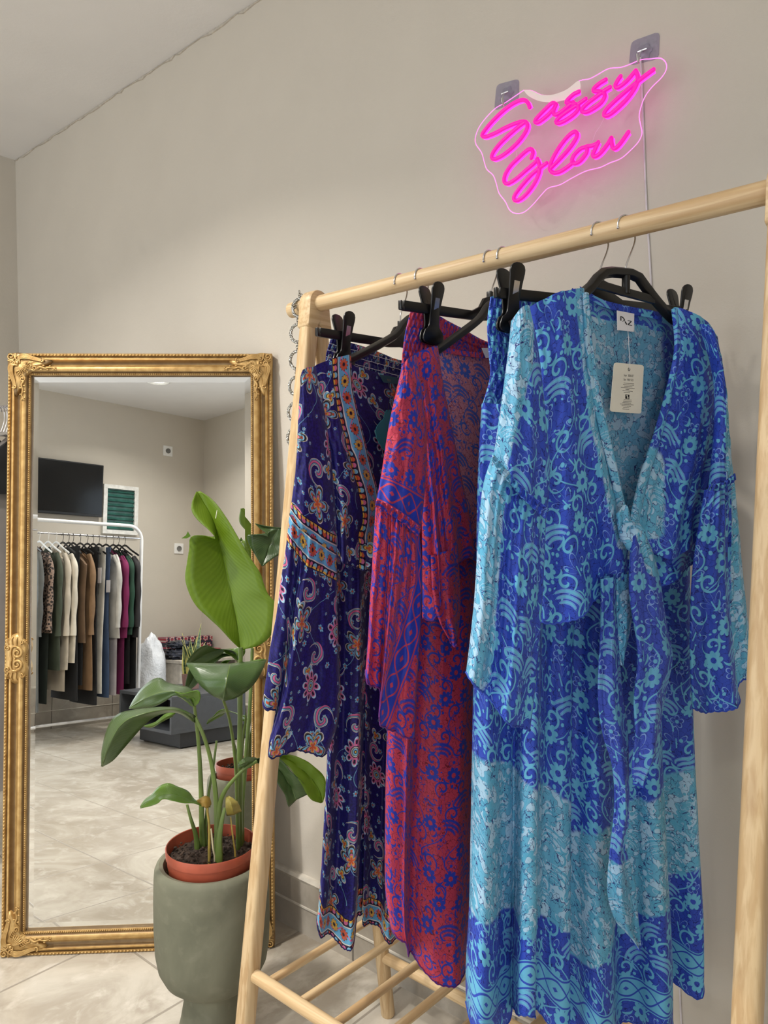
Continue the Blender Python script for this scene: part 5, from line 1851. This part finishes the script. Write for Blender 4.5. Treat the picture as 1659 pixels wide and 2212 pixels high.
# two drooping leaves on the left
leaf([(279, 1530), (288, 1512), (305, 1488), (325, 1471), (344, 1464), (362, 1474), (385, 1480), (404, 1484), (420, 1496), (421, 1524)], [(279, 1531), (305, 1531), (330, 1528), (355, 1516), (375, 1503), (392, 1506), (404, 1514), (412, 1520), (417, 1524), (421, 1526)], [(279, 1530), (298, 1518), (318, 1506), (340, 1498), (362, 1494), (382, 1494), (398, 1498), (408, 1506), (415, 1516), (421, 1526)], LF_D, dl=-.03, dr=.02, dm=.02, dt=(-.03, .0))
leaf([(374, 1492), (395, 1498), (412, 1494), (430, 1492), (433, 1506), (428, 1520), (420, 1526)], [(380, 1502), (395, 1510), (405, 1518), (412, 1524), (416, 1526), (418, 1527), (420, 1527)], [(376, 1496), (392, 1504), (408, 1506), (420, 1508), (422, 1514), (420, 1520), (420, 1526)], LF_M, dl=.03, dr=.0, dm=.01, n=16)
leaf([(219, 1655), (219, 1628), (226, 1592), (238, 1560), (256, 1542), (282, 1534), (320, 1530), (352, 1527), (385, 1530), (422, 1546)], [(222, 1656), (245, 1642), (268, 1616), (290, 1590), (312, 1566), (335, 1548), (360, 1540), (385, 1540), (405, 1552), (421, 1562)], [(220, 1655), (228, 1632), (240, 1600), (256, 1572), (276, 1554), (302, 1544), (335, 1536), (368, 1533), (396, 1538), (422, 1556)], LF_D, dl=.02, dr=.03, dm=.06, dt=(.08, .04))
leaf([(310, 1568), (335, 1560), (358, 1542), (382, 1538)], [(312, 1570), (330, 1571), (352, 1558), (372, 1548)], [(311, 1569), (334, 1566), (356, 1551), (378, 1542)], LF_M, dl=.0, dr=.01, dm=.02, n=14, dt=(.05, .04))
# low leaf with browned base
leaf([(303, 1742), (312, 1728), (328, 1716), (342, 1700), (362, 1692), (385, 1700), (405, 1708), (425, 1730), (448, 1722)], [(304, 1746), (322, 1742), (340, 1736), (352, 1726), (375, 1730), (398, 1735), (420, 1735), (438, 1742), (454, 1744)], [(303, 1744), (318, 1733), (334, 1725), (350, 1718), (372, 1716), (395, 1722), (416, 1732), (434, 1734), (454, 1738)], LF_M, dl=-.01, dr=.04, dm=.02, dt=(.06, .05))
leaf([(424, 1730), (440, 1720), (452, 1722), (456, 1734)], [(424, 1734), (436, 1742), (448, 1745), (456, 1738)], [(424, 1732), (438, 1732), (448, 1733), (456, 1736)], plain('browned_leaf', (146, 118, 50), .5, vary=.2), dl=.01, dr=.02, dm=.02, n=10, dt=(.055, .05))
# leaves on the right behind the rack leg
leaf([(602, 1632), (625, 1630), (655, 1640), (682, 1658), (702, 1682), (704, 1710), (698, 1732)], [(602, 1636), (618, 1652), (636, 1672), (652, 1695), (664, 1718), (676, 1730), (692, 1735)], [(602, 1634), (622, 1641), (645, 1656), (666, 1674), (682, 1696), (692, 1715), (696, 1734)], LF_L, dl=.0, dr=.02, dm=.0, dt=(-.02, .0))
leaf([(550, 1640), (585, 1632), (606, 1640), (630, 1668), (655, 1690), (672, 1712)], [(552, 1646), (576, 1660), (598, 1690), (614, 1715), (622, 1740), (624, 1744)], [(551, 1643), (580, 1646), (602, 1662), (622, 1690), (634, 1712), (640, 1728)], LF_D, dl=.01, dr=.02, dm=.0, dt=(.0, -.0))
leaf([(514, 1648), (530, 1636), (548, 1636), (560, 1640)], [(517, 1660), (530, 1656), (540, 1652), (556, 1648)], [(515, 1654), (530, 1646), (545, 1644), (558, 1644)], LF_D, dl=.01, dr=.01, dm=.02, n=12, dt=(.03, .0))
# young rolled leaf
leaf([(488, 1722), (487, 1740), (490, 1762)], [(494, 1718), (514, 1734), (522, 1752)], [(491, 1720), (500, 1738), (505, 1760)], plain('yellow_green_bract', (140, 128, 58), .5, vary=.15), dl=.02, dr=.02, dm=.04, n=10, dt=(.04, .04))
for pts, r0, r1, mt in (
        ([(520, 1398, .03), (519, 1500, .02), (518, 1620, .0), (517, 1740, -.02), (518, 1842, -.035)], .0052, .0095, STM),
        ([(545, 1400, -.04), (540, 1520, -.04), (530, 1650, -.04), (522, 1760, -.045)], .0042, .0060, STM),
        ([(482, 1510, .09), (497, 1560, .05), (508, 1640, .02), (512, 1720, .0), (515, 1835, -.02)], .0036, .0060, STM),
        ([(420, 1524, .0), (424, 1560, -.01), (430, 1620, -.02), (434, 1700, -.02), (436, 1780, -.02), (438, 1818, -.02)], .0040, .0078, STM),
        ([(422, 1550, .04), (440, 1590, .04), (455, 1640, .03), (464, 1700, .03), (468, 1760, .03), (470, 1852, .03)], .0045, .0080, STM),
        ([(468, 1600, -.05), (460, 1660, -.04), (450, 1720, -.03), (444, 1790, -.025)], .0028, .0045, STM),
        ([(555, 1644, .02), (530, 1660, .03), (505, 1684, .035), (484, 1712, .035), (474, 1750, .035), (472, 1850, .035)], .0036, .0070, STM),
        ([(452, 1738, .05), (448, 1750, .055), (452, 1785, .055), (452, 1842, .05)], .0024, .0034, STY),
        ([(404, 1738, .0), (412, 1768, .0), (422, 1800, -.005), (426, 1822, -.01)], .0034, .0070, STM),
        ([(486, 1745, .05), (480, 1770, .055), (474, 1810, .055), (473, 1852, .05)], .0040, .0100, STM),
        ([(498, 1765, .04), (502, 1800, .04), (508, 1842, .03)], .0018, .0024, STY),
        ([(456, 1790, .055), (460, 1830, .055), (464, 1850, .05)], .0020, .0024, plain('dry_stalk', (198, 186, 150), .7))):
    P = sm_list([pp(x, y, d_) for x, y, d_ in pts], 30)
    P[-1] = V((P[-1].x, P[-1].y, min(P[-1].z, PT - .02)))
    MB().tube(P, [r0 + (r1 - r0) * (i / 29) ** 1.4 for i in range(30)], 10, flat=.8).build('stalk', mt, pot)

# ================================================================ THE SIDE OF THE ROOM THAT THE MIRROR SHOWS
FY = RY


def onwall(x, y, off=0.0):
    return mhit(x, y, (0, 1, 0), (0, FY + off, 0))


# screen
a, b = onwall(84, 987, .05), onwall(218, 1117, .05)
m = MB()
x0, x1, z0, z1 = b.x - .80, b.x, b.z, a.z
tv = empty('television', ((x0 + x1) / 2, FY + .02, z0), 'dark flat television screen on the far wall, above the white rack in the mirror', 'television')
m.box(((x0 + x1) / 2, FY + .035, (z0 + z1) / 2), ((x1 - x0) / 2, .016, (z1 - z0) / 2))
m.build('casing', plain('dark_bezel', (24, 26, 30), .35), tv, smooth=False, bevel=.004)
m = MB()
m.box(((x0 + x1) / 2, FY + .052, (z0 + z1) / 2 + .004), ((x1 - x0) / 2 - .010, .0012, (z1 - z0) / 2 - .014))
m.build('screen', plain('dark_screen', (17, 19, 22), .12, vary=.01), tv, smooth=False)
m = MB()
m.box(((x0 + x1) / 2, FY + .010, (z0 + z1) / 2), (.10, .010, .08))
m.build('wall_bracket', BLACKP, tv, smooth=False)

# framed green panel
a, b = onwall(222, 1044, .03), onwall(295, 1142, .03)
cb = empty('wall_panel', ((a.x + b.x) / 2, FY, b.z), 'white framed panel with slatted green door beside the television in the mirror', 'panel')
w = .030
xa, xb, za, zb = min(a.x, b.x), max(a.x, b.x), min(a.z, b.z) - .05, max(a.z, b.z)
m = MB()
for c, h in ((((xa + xb) / 2, zb - w / 2), ((xb - xa) / 2, w / 2)), (((xa + xb) / 2, za + w / 2), ((xb - xa) / 2, w / 2)), ((xa + w / 2, (za + zb) / 2), (w / 2, (zb - za) / 2 - w - .0004)), ((xb - w / 2, (za + zb) / 2), (w / 2, (zb - za) / 2 - w - .0004))):
    m.box((c[0], FY + .016, c[1]), (h[0], .016, h[1]))
m.build('panel_frame', ALU, cb, smooth=False)
m = MB()
m.box(((xa + xb) / 2, FY + .008, (za + zb) / 2), ((xb - xa) / 2 - w, .004, (zb - za) / 2 - w))
for k in range(9):
    z = za + w + (zb - za - 2 * w) * (k + .5) / 9
    m.box(((xa + xb) / 2, FY + .015, z), ((xb - xa) / 2 - w, .003, .010), (V((1, 0, 0)), V((0, .8, .6)), V((0, -.6, .8))))
m.build('green_slats', plain('green_slat', (46, 92, 84), .25, vary=.15, scale=14), cb, smooth=False)

SOCK = plain('white_socket', (238, 238, 236), .35, vary=.01)
for i, (x, y, nm) in enumerate(((361, 973, 'white wall socket high on the far wall, upper of two in the mirror'), (385, 1185, 'white wall socket at mid height on the far wall, lower of two in the mirror'))):
    c = onwall(x, y, .008)
    s_ = empty('wall_socket', c + V((0, -.008, -.042)), nm, 'socket', 'wall sockets')
    MB().box(c + V((0, -.004, 0)), (.042, .004, .042)).build('cover_plate', SOCK, s_, smooth=False, bevel=.003)
    MB().lathe([(.0005, .0022), (.018, .0022), (.0195, .006), (.021, .006), (.021, 0)], c, 24, (V((1, 0, 0)), V((0, 0, 1)), V((0, 1, 0)))).build('socket_well', plain('grey_socket', (120, 120, 118), .4), s_)

# white clothes rack
WRY = FY + .50
zt = 1.405
xr = mhit(303, 1180, (0, 1, 0), (0, WRY, 0)).x
xl = xr - 1.32
wr = empty('clothes_rack', ((xl + xr) / 2, WRY, 0), 'white tubular clothes rack full of clothes below the television in the mirror', 'clothes rack')
WHT = plain('white_steel_tube', (236, 236, 236), .3, vary=.01)
arc = [(xl, .03), (xl, zt - .10)] + [(xl + .10 - .10 * math.cos(q), zt - .10 + .10 * math.sin(q)) for q in [PI / 2 * k / 6 for k in range(1, 7)]]
arc += [(xr - .10 + .10 * math.sin(q), zt - .10 + .10 * math.cos(q)) for q in [PI / 2 * k / 6 for k in range(0, 7)]] + [(xr, .03)]
m = MB()
m.tube([V((x, WRY, z)) for x, z in arc], .0125, 14, up=V((0, 1, 0)))
m.build('upright_loop', WHT, wr)
MB().tube([(xl, WRY, .10), (xr, WRY, .10)], .009, 12).build('lower_bar', WHT, wr)
MB().tube([(xl + .02, WRY, zt - .085), (xr - .01, WRY, zt - .085)], .006, 10).build('hanging_bar', CHROME, wr)
for x in (xl, xr):
    m = MB()
    m.tube([(x, WRY - .22, .0135), (x, WRY + .22, .0135)], .013, 12)
    m.build('foot', WHT, wr)

LEO = T('leopard_print', .8)
vz = LEO.n.new('ShaderNodeTexVoronoi')
LEO.nt.links.new(LEO.mapv(LEO.obj(), (1, 1, 1)), vz.inputs['Vector'])
vz.inputs['Scale'].default_value = 62
LEO.color(LEO.mix(LEO.ss(F(LEO, vz.outputs[0]), .52, .46), lin(140, 118, 104), lin(40, 33, 31)))
LEO = LEO.mat


def knit(name, rgb):
    return plain(name, rgb, .85, vary=.08, scale=9, bump=.15, bdist=.002)


def side_garment(name, label, cat, x, length, mat, wid=.21, th=.026, sleeve=True, low=None, zs=None, slen=.50, strap=False):
    """a garment seen from its side: flat body across the rail with a sleeve hanging at the near edge"""
    z0 = zs or (zt - .085 - .075)
    root = empty(name, (x, WRY, z0 - length), label, cat, 'clothes on the white rack')
    rnd = random.Random(label)
    m = MB()
    rows = []
    N = 26
    sd = rnd.uniform(0, 50)
    for j in range(N + 1):
        t_ = j / N
        z = z0 - .01 - length * t_
        sh = min(1.0, (t_ * length / .07)) if not strap else 1
        hw = (.055 + (wid - .055) * sh ** .7) * (1 + .12 * t_)
        ring = []
        for k in range(28):
            a = 2 * PI * k / 28
            cy, cx = math.cos(a), math.sin(a)
            f = 1 + .30 * noise.noise(V((cy * 3 + sd, t_ * 2.2, cx))) * (.3 + t_)
            ring.append(V((x + math.copysign(abs(cx) ** .7, cx) * th * f * (.55 + .45 * sh) + .006 * math.sin(t_ * 5 + sd), WRY + math.copysign(abs(cy) ** .8, cy) * hw, z - (.06 * abs(cy) ** 1.5 * (1 - t_) if not strap else 0))))
        rows.append(ring)
    m.quadgrid(rows, True)
    m.build('body', mat, root)
    if sleeve:
        m = MB()
        yb = WRY + wid * .93
        m.tube(sm_list([(x, yb - .05, z0 - .07), (x - .004, yb + .012, z0 - .14), (x - .006, yb + .03, z0 - .30), (x - .004, yb + .022, z0 - slen)], 22), [.018 + .003 * math.sin(i * .8 + sd) for i in range(22)], 14, flat=1.0)
        m.build('sleeve', mat, root)
    if low:
        m = MB()
        rows = []
        for j in range(15):
            t_ = j / 14
            z = z0 - length * .8 - low[0] * t_
            rows.append([V((x + .006 + math.sin(2 * PI * k / 24) * th * .9 * (1 + .4 * noise.noise(V((k * .7, t_ * 3, sd)))), WRY + math.cos(2 * PI * k / 24) * wid * (.90 + .06 * t_), z)) for k in range(24)])
        m.quadgrid(rows, True)
        m.build('lower_garment', low[1], root)
    # its hanger
    return root


def rail_hanger(x, col, shape, label, grp='hangers on the white rack'):
    zb = zt - .085
    m = MB()
    m.tube(sm_list([(x, WRY, zb - .055), (x, WRY + .012, zb - .03), (x, WRY + .012, zb - .004), (x, WRY, zb + .0085), (x, WRY - .011, zb), (x, WRY - .010, zb - .010)], 24), .0016, 6)
    m.tube(sm_list([(x, WRY - .20, zb - .135), (x, WRY - .10, zb - .095), (x, WRY, zb - .055), (x, WRY + .10, zb - .095), (x, WRY + .20, zb - .135)], 20), shape, 8, flat=.6)
    thing('clothes_hanger', m, col, label, 'hanger', grp)


def xat(px):
    return mhit(px, 1330, (0, 1, 0), (0, WRY + .2, 0)).x


GAR = [
    ('long_coat', 'grey coat at the left edge of the mirror on the white rack', 'coat', 76, 1.02, (92, 94, 92), True, None),
    ('blouse', 'brown leopard print blouse with dark trousers below, on the white rack', 'blouse', 98, .55, 'LEO', True, (.55, (34, 42, 36))),
    ('long_dress', 'dark olive green long dress next to the leopard blouse in the mirror', 'dress', 118, .78, (62, 70, 56), True, None),
    ('cardigan', 'light beige cardigan set next to the olive dress in the mirror', 'cardigan', 136, .78, (190, 180, 164), True, (.30, (196, 184, 166))),
    ('cardigan', 'cream long sleeved cardigan second of two pale ones in the mirror', 'cardigan', 151, .74, (208, 200, 184), True, None),
    ('trousers', 'black trousers between the cream cardigan and the brown waistcoat in the mirror', 'trousers', 164, .98, (26, 27, 30), False, None),
    ('waistcoat', 'brown waistcoat left of the long camel coat in the mirror', 'waistcoat', 174, .62, (104, 82, 62), False, (.40, (30, 30, 32))),
    ('long_coat', 'long camel brown coat in the middle of the white rack', 'coat', 190, .92, (128, 100, 72), True, None),
    ('trousers', 'black trousers right of the camel coat in the mirror', 'trousers', 206, 1.02, (22, 22, 24), False, None),
    ('trousers', 'off white trousers with a white paper tag in the mirror', 'trousers', 219, .95, (196, 192, 182), False, None),
    ('trousers', 'dark blue denim trousers beside the off white trousers in the mirror', 'trousers', 232, .98, (52, 70, 98), False, None),
    ('jumper', 'light grey jumper over white trousers in the mirror', 'jumper', 248, .60, (186, 184, 178), True, (.50, (176, 170, 172))),
    ('jumper', 'burgundy jumper over burgundy trousers in the mirror', 'jumper', 264, .60, (112, 24, 74), True, (.50, (104, 22, 70))),
    ('jumper', 'dark green jumper right of the burgundy one in the mirror', 'jumper', 276, .58, (28, 62, 46), True, (.45, (30, 30, 32))),
    ('jumper', 'black and grey jumper at the right end of the white rack', 'jumper', 290, .60, (40, 38, 40), True, (.48, (24, 24, 26))),
]
WHH = plain('white_hanger', (232, 232, 228), .35)
for i, (nm, lb, ct, px_, ln, col, slv, low) in enumerate(GAR):
    mt = LEO if col == 'LEO' else knit(nm + '_cloth', col)
    lw = (low[0], knit('lower_cloth', low[1])) if low else None
    x = xat(px_) + .012
    side_garment(nm, lb, ct, x, ln, mt, sleeve=slv, low=lw, th=.014 if not slv else .015, wid=.17 if ct == 'trousers' else .20, strap=ct == 'trousers', slen=.58 if ct in ('coat', 'cardigan', 'dress') else .54)
    white = i in (1, 2, 3)
    rail_hanger(x, WHH if white else BLACKP, .007, 'white hanger near the left end of the white rack in the mirror' if white else 'thin black hanger on the white rack in the mirror')
# paper tags on the off white trousers
x = xat(219)
m = MB()
m.box((x - .03, WRY + .19, zt - .36), (.0006, .030, .05))
t1 = thing('paper_tag', m, LAB, 'white paper tag hanging on the off white trousers, upper one', 'tag', 'paper tags on the white rack', smooth=False)
m = MB()
m.box((x + .03, WRY + .20, zt - .43), (.0006, .026, .04))
thing('paper_tag', m, LAB, 'smaller white paper tag below the upper tag in the mirror', 'tag', 'paper tags on the white rack', smooth=False)

# low dark table
tb = empty('coffee_table', (3.15, -2.78, 0), 'low anthracite coffee table with recessed plinth in front of the white rack', 'table')
ANT = plain('anthracite_board', (70, 73, 78), .5, vary=.03)
ANT2 = plain('dark_board', (38, 39, 42), .5, vary=.03)
c0 = mhit(367, 1591, (1, 0, 0), (2.75, 0, 0))
c1 = mhit(367, 1508, (1, 0, 0), (2.75, 0, 0))
ty0, tx1 = -3.16, 3.62
tyf, tz0, tz1 = c0.y, max(.09, c0.z), max(.25, c1.z)
m = MB()
m.box(((2.75 + tx1) / 2, (ty0 + tyf) / 2, tz1 - .010), ((tx1 - 2.75) / 2, (tyf - ty0) / 2, .010))
m.box(((2.75 + tx1) / 2, (ty0 + tyf) / 2, tz0 + .010), ((tx1 - 2.75) / 2, (tyf - ty0) / 2, .010))
m.box(((2.75 + tx1) / 2, tyf - .010, (tz0 + tz1) / 2), ((tx1 - 2.75) / 2, .010, (tz1 - tz0) / 2 - .019))
m.box(((2.75 + tx1) / 2, ty0 + .010, (tz0 + tz1) / 2), ((tx1 - 2.75) / 2, .010, (tz1 - tz0) / 2 - .019))
m.box((3.1, (ty0 + tyf) / 2, (tz0 + tz1) / 2), (.010, (tyf - ty0) / 2 - .02, (tz1 - tz0) / 2 - .019))
m.build('body', ANT, tb, smooth=False, bevel=.002)
m = MB()
m.box(((2.82 + 3.50) / 2, (-3.02 + -2.55) / 2, tz0 / 2 + .003), ((3.50 - 2.82) / 2, .235, tz0 / 2 - .0035))
m.build('plinth', ANT2, tb, smooth=False, bevel=.002)
for x in (2.85, 3.47):
    for y in (-2.99, -2.58):
        MB().lathe([(.012, 0), (.014, .007)], (x, y, 0), 14).build('glide', BLACKP, tb)

# snake plant on the table
sx = mhit(410, 1490, (0, 0, 1), (0, 0, tz1))
sx = V((min(3.35, max(2.95, sx.x)), max(-3.0, min(-2.62, sx.y)), tz1))
sp = empty('snake_plant', sx, 'small snake plant in a dusty pink square pot on the coffee table', 'plant')
m = MB()
m.tube([sx + V((0, 0, .001)), sx + V((0, 0, .095))], [.052, .062], 4, up=V((1, 1, 0)))
m.build('pot', plain('dusty_pink_pot', (146, 112, 106), .6), sp, smooth=False, bevel=.004)
SNK = T('snake_leaf', .45)
u, v = SNK.uv()
bnd = SNK.ss(SNK.noise(SNK.mapv(SNK.obj(), (30, 30, 70)), 1.0, 3), .42, .58)
SNK.color(SNK.mix(SNK.ss(SNK.m('ABSOLUTE', u - .5), .33, .38), SNK.mix(bnd, lin(44, 66, 44), lin(92, 116, 78)), lin(196, 190, 110)))
SNK = SNK.mat
rnd = random.Random(8)
for k in range(11):
    a = k * 2.4
    r0 = .008 + .018 * (k % 4) / 3
    h = rnd.uniform(.17, .33)
    b0 = sx + V((r0 * math.cos(a), r0 * math.sin(a), .085))
    lean = V((math.cos(a), math.sin(a), 0)) * rnd.uniform(.02, .10)
    sd_ = V((-math.sin(a + .4), math.cos(a + .4), 0))
    m = MB()
    rows = []
    for j in range(13):
        t_ = j / 12
        w_ = .030 * (1 - t_ ** 2.2) * (.7 + .5 * math.sin(PI * min(1, t_ + .15))) + .0006
        c = b0 + lean * t_ ** 1.6 + V((0, 0, h * t_))
        rows.append([c + sd_ * (w_ * q) + V((math.cos(a), math.sin(a), 0)) * (.006 * q * q * (1 - t_)) for q in (-1, -.5, 0, .5, 1)])
    m.quadgrid(rows)
    o = m.build('leaf', SNK, sp, fixn=False, solid=.002)
    uvl = o.data.uv_layers.new(name='UVMap')
    for l in o.data.loops:
        j, i = divmod(l.vertex_index, 5)
        uvl.data[l.index].uv = (i / 4, j / 12)

# low bench with bags, folded stock and a patterned box
bn = empty('low_bench', (3.45, -3.62, 0), 'low pale bench against the far wall carrying bags and boxes in the mirror', 'bench')
BNM = plain('pale_bench', (198, 190, 178), .6)
MB().box((3.60, -3.66, .435), (.26, .26, .012)).build('bench_top', BNM, bn, smooth=False, bevel=.003)
for x in (3.36, 3.84):
    MB().box((x, -3.66, .212), (.012, .24, .210)).build('bench_leg', BNM, bn, smooth=False)


def lump(name, c, r, mat, label, cat, amp=.25, fr_=3.0, group=None, seed=0):
    m = MB()
    rows = []
    for i in range(25):
        th = PI * i / 24
        row = []
        for k in range(36):
            a = 2 * PI * k / 36
            d_ = V((math.sin(th) * math.cos(a), math.sin(th) * math.sin(a), -math.cos(th)))
            f = 1 + amp * noise.noise(d_ * fr_ + V((seed, 0, 0))) + amp * .4 * noise.noise(d_ * fr_ * 3.3 + V((0, seed, 0)))
            p = V((d_.x * r[0] * f, d_.y * r[1] * f, d_.z * r[2] * f))
            p.z = max(p.z, -r[2] * .62)
            row.append(V(c) + p + V((0, 0, r[2] * .62)))
        rows.append(row)
    m.quadgrid(rows, True)
    return thing(name, m, mat, label, cat, group)


WBAG = plain('white_plastic_bag', (226, 230, 236), .25, vary=.05, scale=12, bump=.4, bdist=.01)
GBAG = plain('dark_shiny_plastic', (58, 62, 74), .12, vary=.25, scale=9, bump=.5, bdist=.01)
lump('plastic_bag', (3.215, -3.60, .0), (.105, .14, .385), WBAG, 'tall bulging white plastic bag on the floor right of the white rack', 'bag', seed=2, amp=.16, fr_=2.0)
lump('plastic_bag', (3.24, -3.29, .0), (.12, .09, .12), WBAG, 'white plastic bag on the floor below the bench in the mirror', 'bag', seed=6, amp=.35)
lump('packed_garment', (3.47, -3.58, .448), (.13, .14, .05), GBAG, 'dark garment in shiny clear plastic lying on the bench', 'package', seed=3, amp=.3, fr_=4)
lump('packed_garment', (3.46, -3.60, .530), (.10, .10, .032), GBAG, 'smaller dark plastic wrapped garment on top of the pile on the bench', 'package', seed=9, amp=.3, fr_=4)
FLB = T('floral_box_paper', .6)
pv = FLB.obj()
sxx, syy, szz = FLB.sep(pv)
x_, y_, h_ = cell(FLB, sxx * 100.0, szz * 100.0, 6.0, .1, .2, 4.0, 6.0)
r_, a_ = polar(FLB, x_, y_)
q_ = r_ / (petals(FLB, a_, 3.0, .5) * 2.7)
FLB.color(FLB.mix(FLB.ss(q_, 1.03, .97), lin(34, 38, 56), ramp_rings(FLB, q_, [(.35, (176, 46, 66)), (.5, (40, 30, 40)), (.8, (200, 176, 170)), (1, (160, 60, 84))])))
m = MB()
m.box((3.63, -3.80, .525), (.21, .06, .077))
thing('patterned_box', m, FLB.mat, 'dark box with pale and red flower pattern at the back of the bench', 'box', smooth=False, bevel=.004)
m = MB()
m.box((3.76, -3.66, .478), (.07, .05, .030))
thing('patterned_box', m, plain('rose_box', (170, 62, 84), .6, vary=.2, scale=25), 'rose red box in front of the flower patterned box', 'box', smooth=False, bevel=.004)
lump('blue_bag', (3.72, -3.30, 0), (.12, .12, .17), plain('blue_grey_cloth', (84, 100, 128), .8, vary=.1), 'grey blue cloth bag on the floor behind the coffee table', 'bag', seed=4)

# ================================================================ CLOTHES AT THE LEFT EDGE, BEYOND THE MIRROR
lx = hit(8, 905, CF, CP + CF * 2.25)
lr = empty('wall_rail', lx + V((-.2, -.1, .12)), 'short chrome clothes rail behind the left edge of the mirror', 'clothes rail')
ed = (CR * -1.0 + CF * .35)
ed.z = 0
ed.normalize()
q0 = lx + CR * .06 + V((0, 0, .034))
q0 = V((max(.04, q0.x), q0.y, q0.z))
q1 = V((.005, q0.y - (q0.x) * .35, q0.z))
MB().tube([q0, q1], .008, 12).build('rail_tube', CHROME, lr)
MB().lathe([(.0005, .004), (.024, .004), (.026, 0)], q1 - V((.004, 0, 0)), 20, (V((0, 1, 0)), V((0, 0, 1)), V((1, 0, 0)))).build('rail_flange', CHROME, lr)


def rail_at(px_):
    a, b = 0.0, 1.0
    for _ in range(30):
        k_ = (a + b) / 2
        a, b = (k_, b) if proj(q0.lerp(q1, k_))[0] > px_ else (a, k_)
    return q0.lerp(q1, a)


for k in range(4):
    c = rail_at(17 - k * 6)
    n_ = V((-.2, 1, 0)).normalized()
    m = MB()
    m.tube(sm_list([c + V((0, 0, -.075)), c + n_ * .014 + V((0, 0, -.035)), c + n_ * .013, c + V((0, 0, .0105)), c - n_ * .012, c - n_ * .011 + V((0, 0, -.012))], 26), .0015, 6)
    m.tube(sm_list([c + n_ * -.17 + V((0, 0, -.135)), c + V((0, 0, -.075)), c + n_ * .17 + V((0, 0, -.135))], 16), .006, 8)
    thing('clothes_hanger', m, CHROME, 'shiny wire hanger on the chrome rail at the left edge of the photo', 'hanger', 'hangers on the chrome rail')


def coat(name, label, cat, c, length, wid, th, mat, top):
    m = MB()
    n_ = V((-.2, 1, 0)).normalized()
    e_ = V((1, .2, 0)).normalized()
    rows = []
    for j in range(24):
        t_ = j / 23
        sh = min(1, t_ * length / .08 + .25)
        rows.append([c + n_ * (math.cos(2 * PI * k / 24) * wid * sh * (1 + .1 * t_)) + e_ * (math.sin(2 * PI * k / 24) * th * (1 + .3 * noise.noise(V((k * .5, t_ * 3, length))))) + V((0, 0, -top - length * t_ - .05 * abs(math.cos(2 * PI * k / 24)) * (1 - t_))) for k in range(24)])
    m.quadgrid(rows, True)
    return thing(name, m, mat, label, cat, 'clothes at the left edge')


coat('black_jacket', 'black jacket hanging at the left edge of the photo beside the mirror', 'jacket', rail_at(8), .17, .19, .030, knit('black_jacket_cloth', (22, 22, 24)), .085)
coat('grey_coat', 'long light grey garment hanging at the left edge of the photo beside the mirror', 'coat', rail_at(-6), 1.05, .21, .040, knit('grey_coat_cloth', (150, 144, 140)), .085)
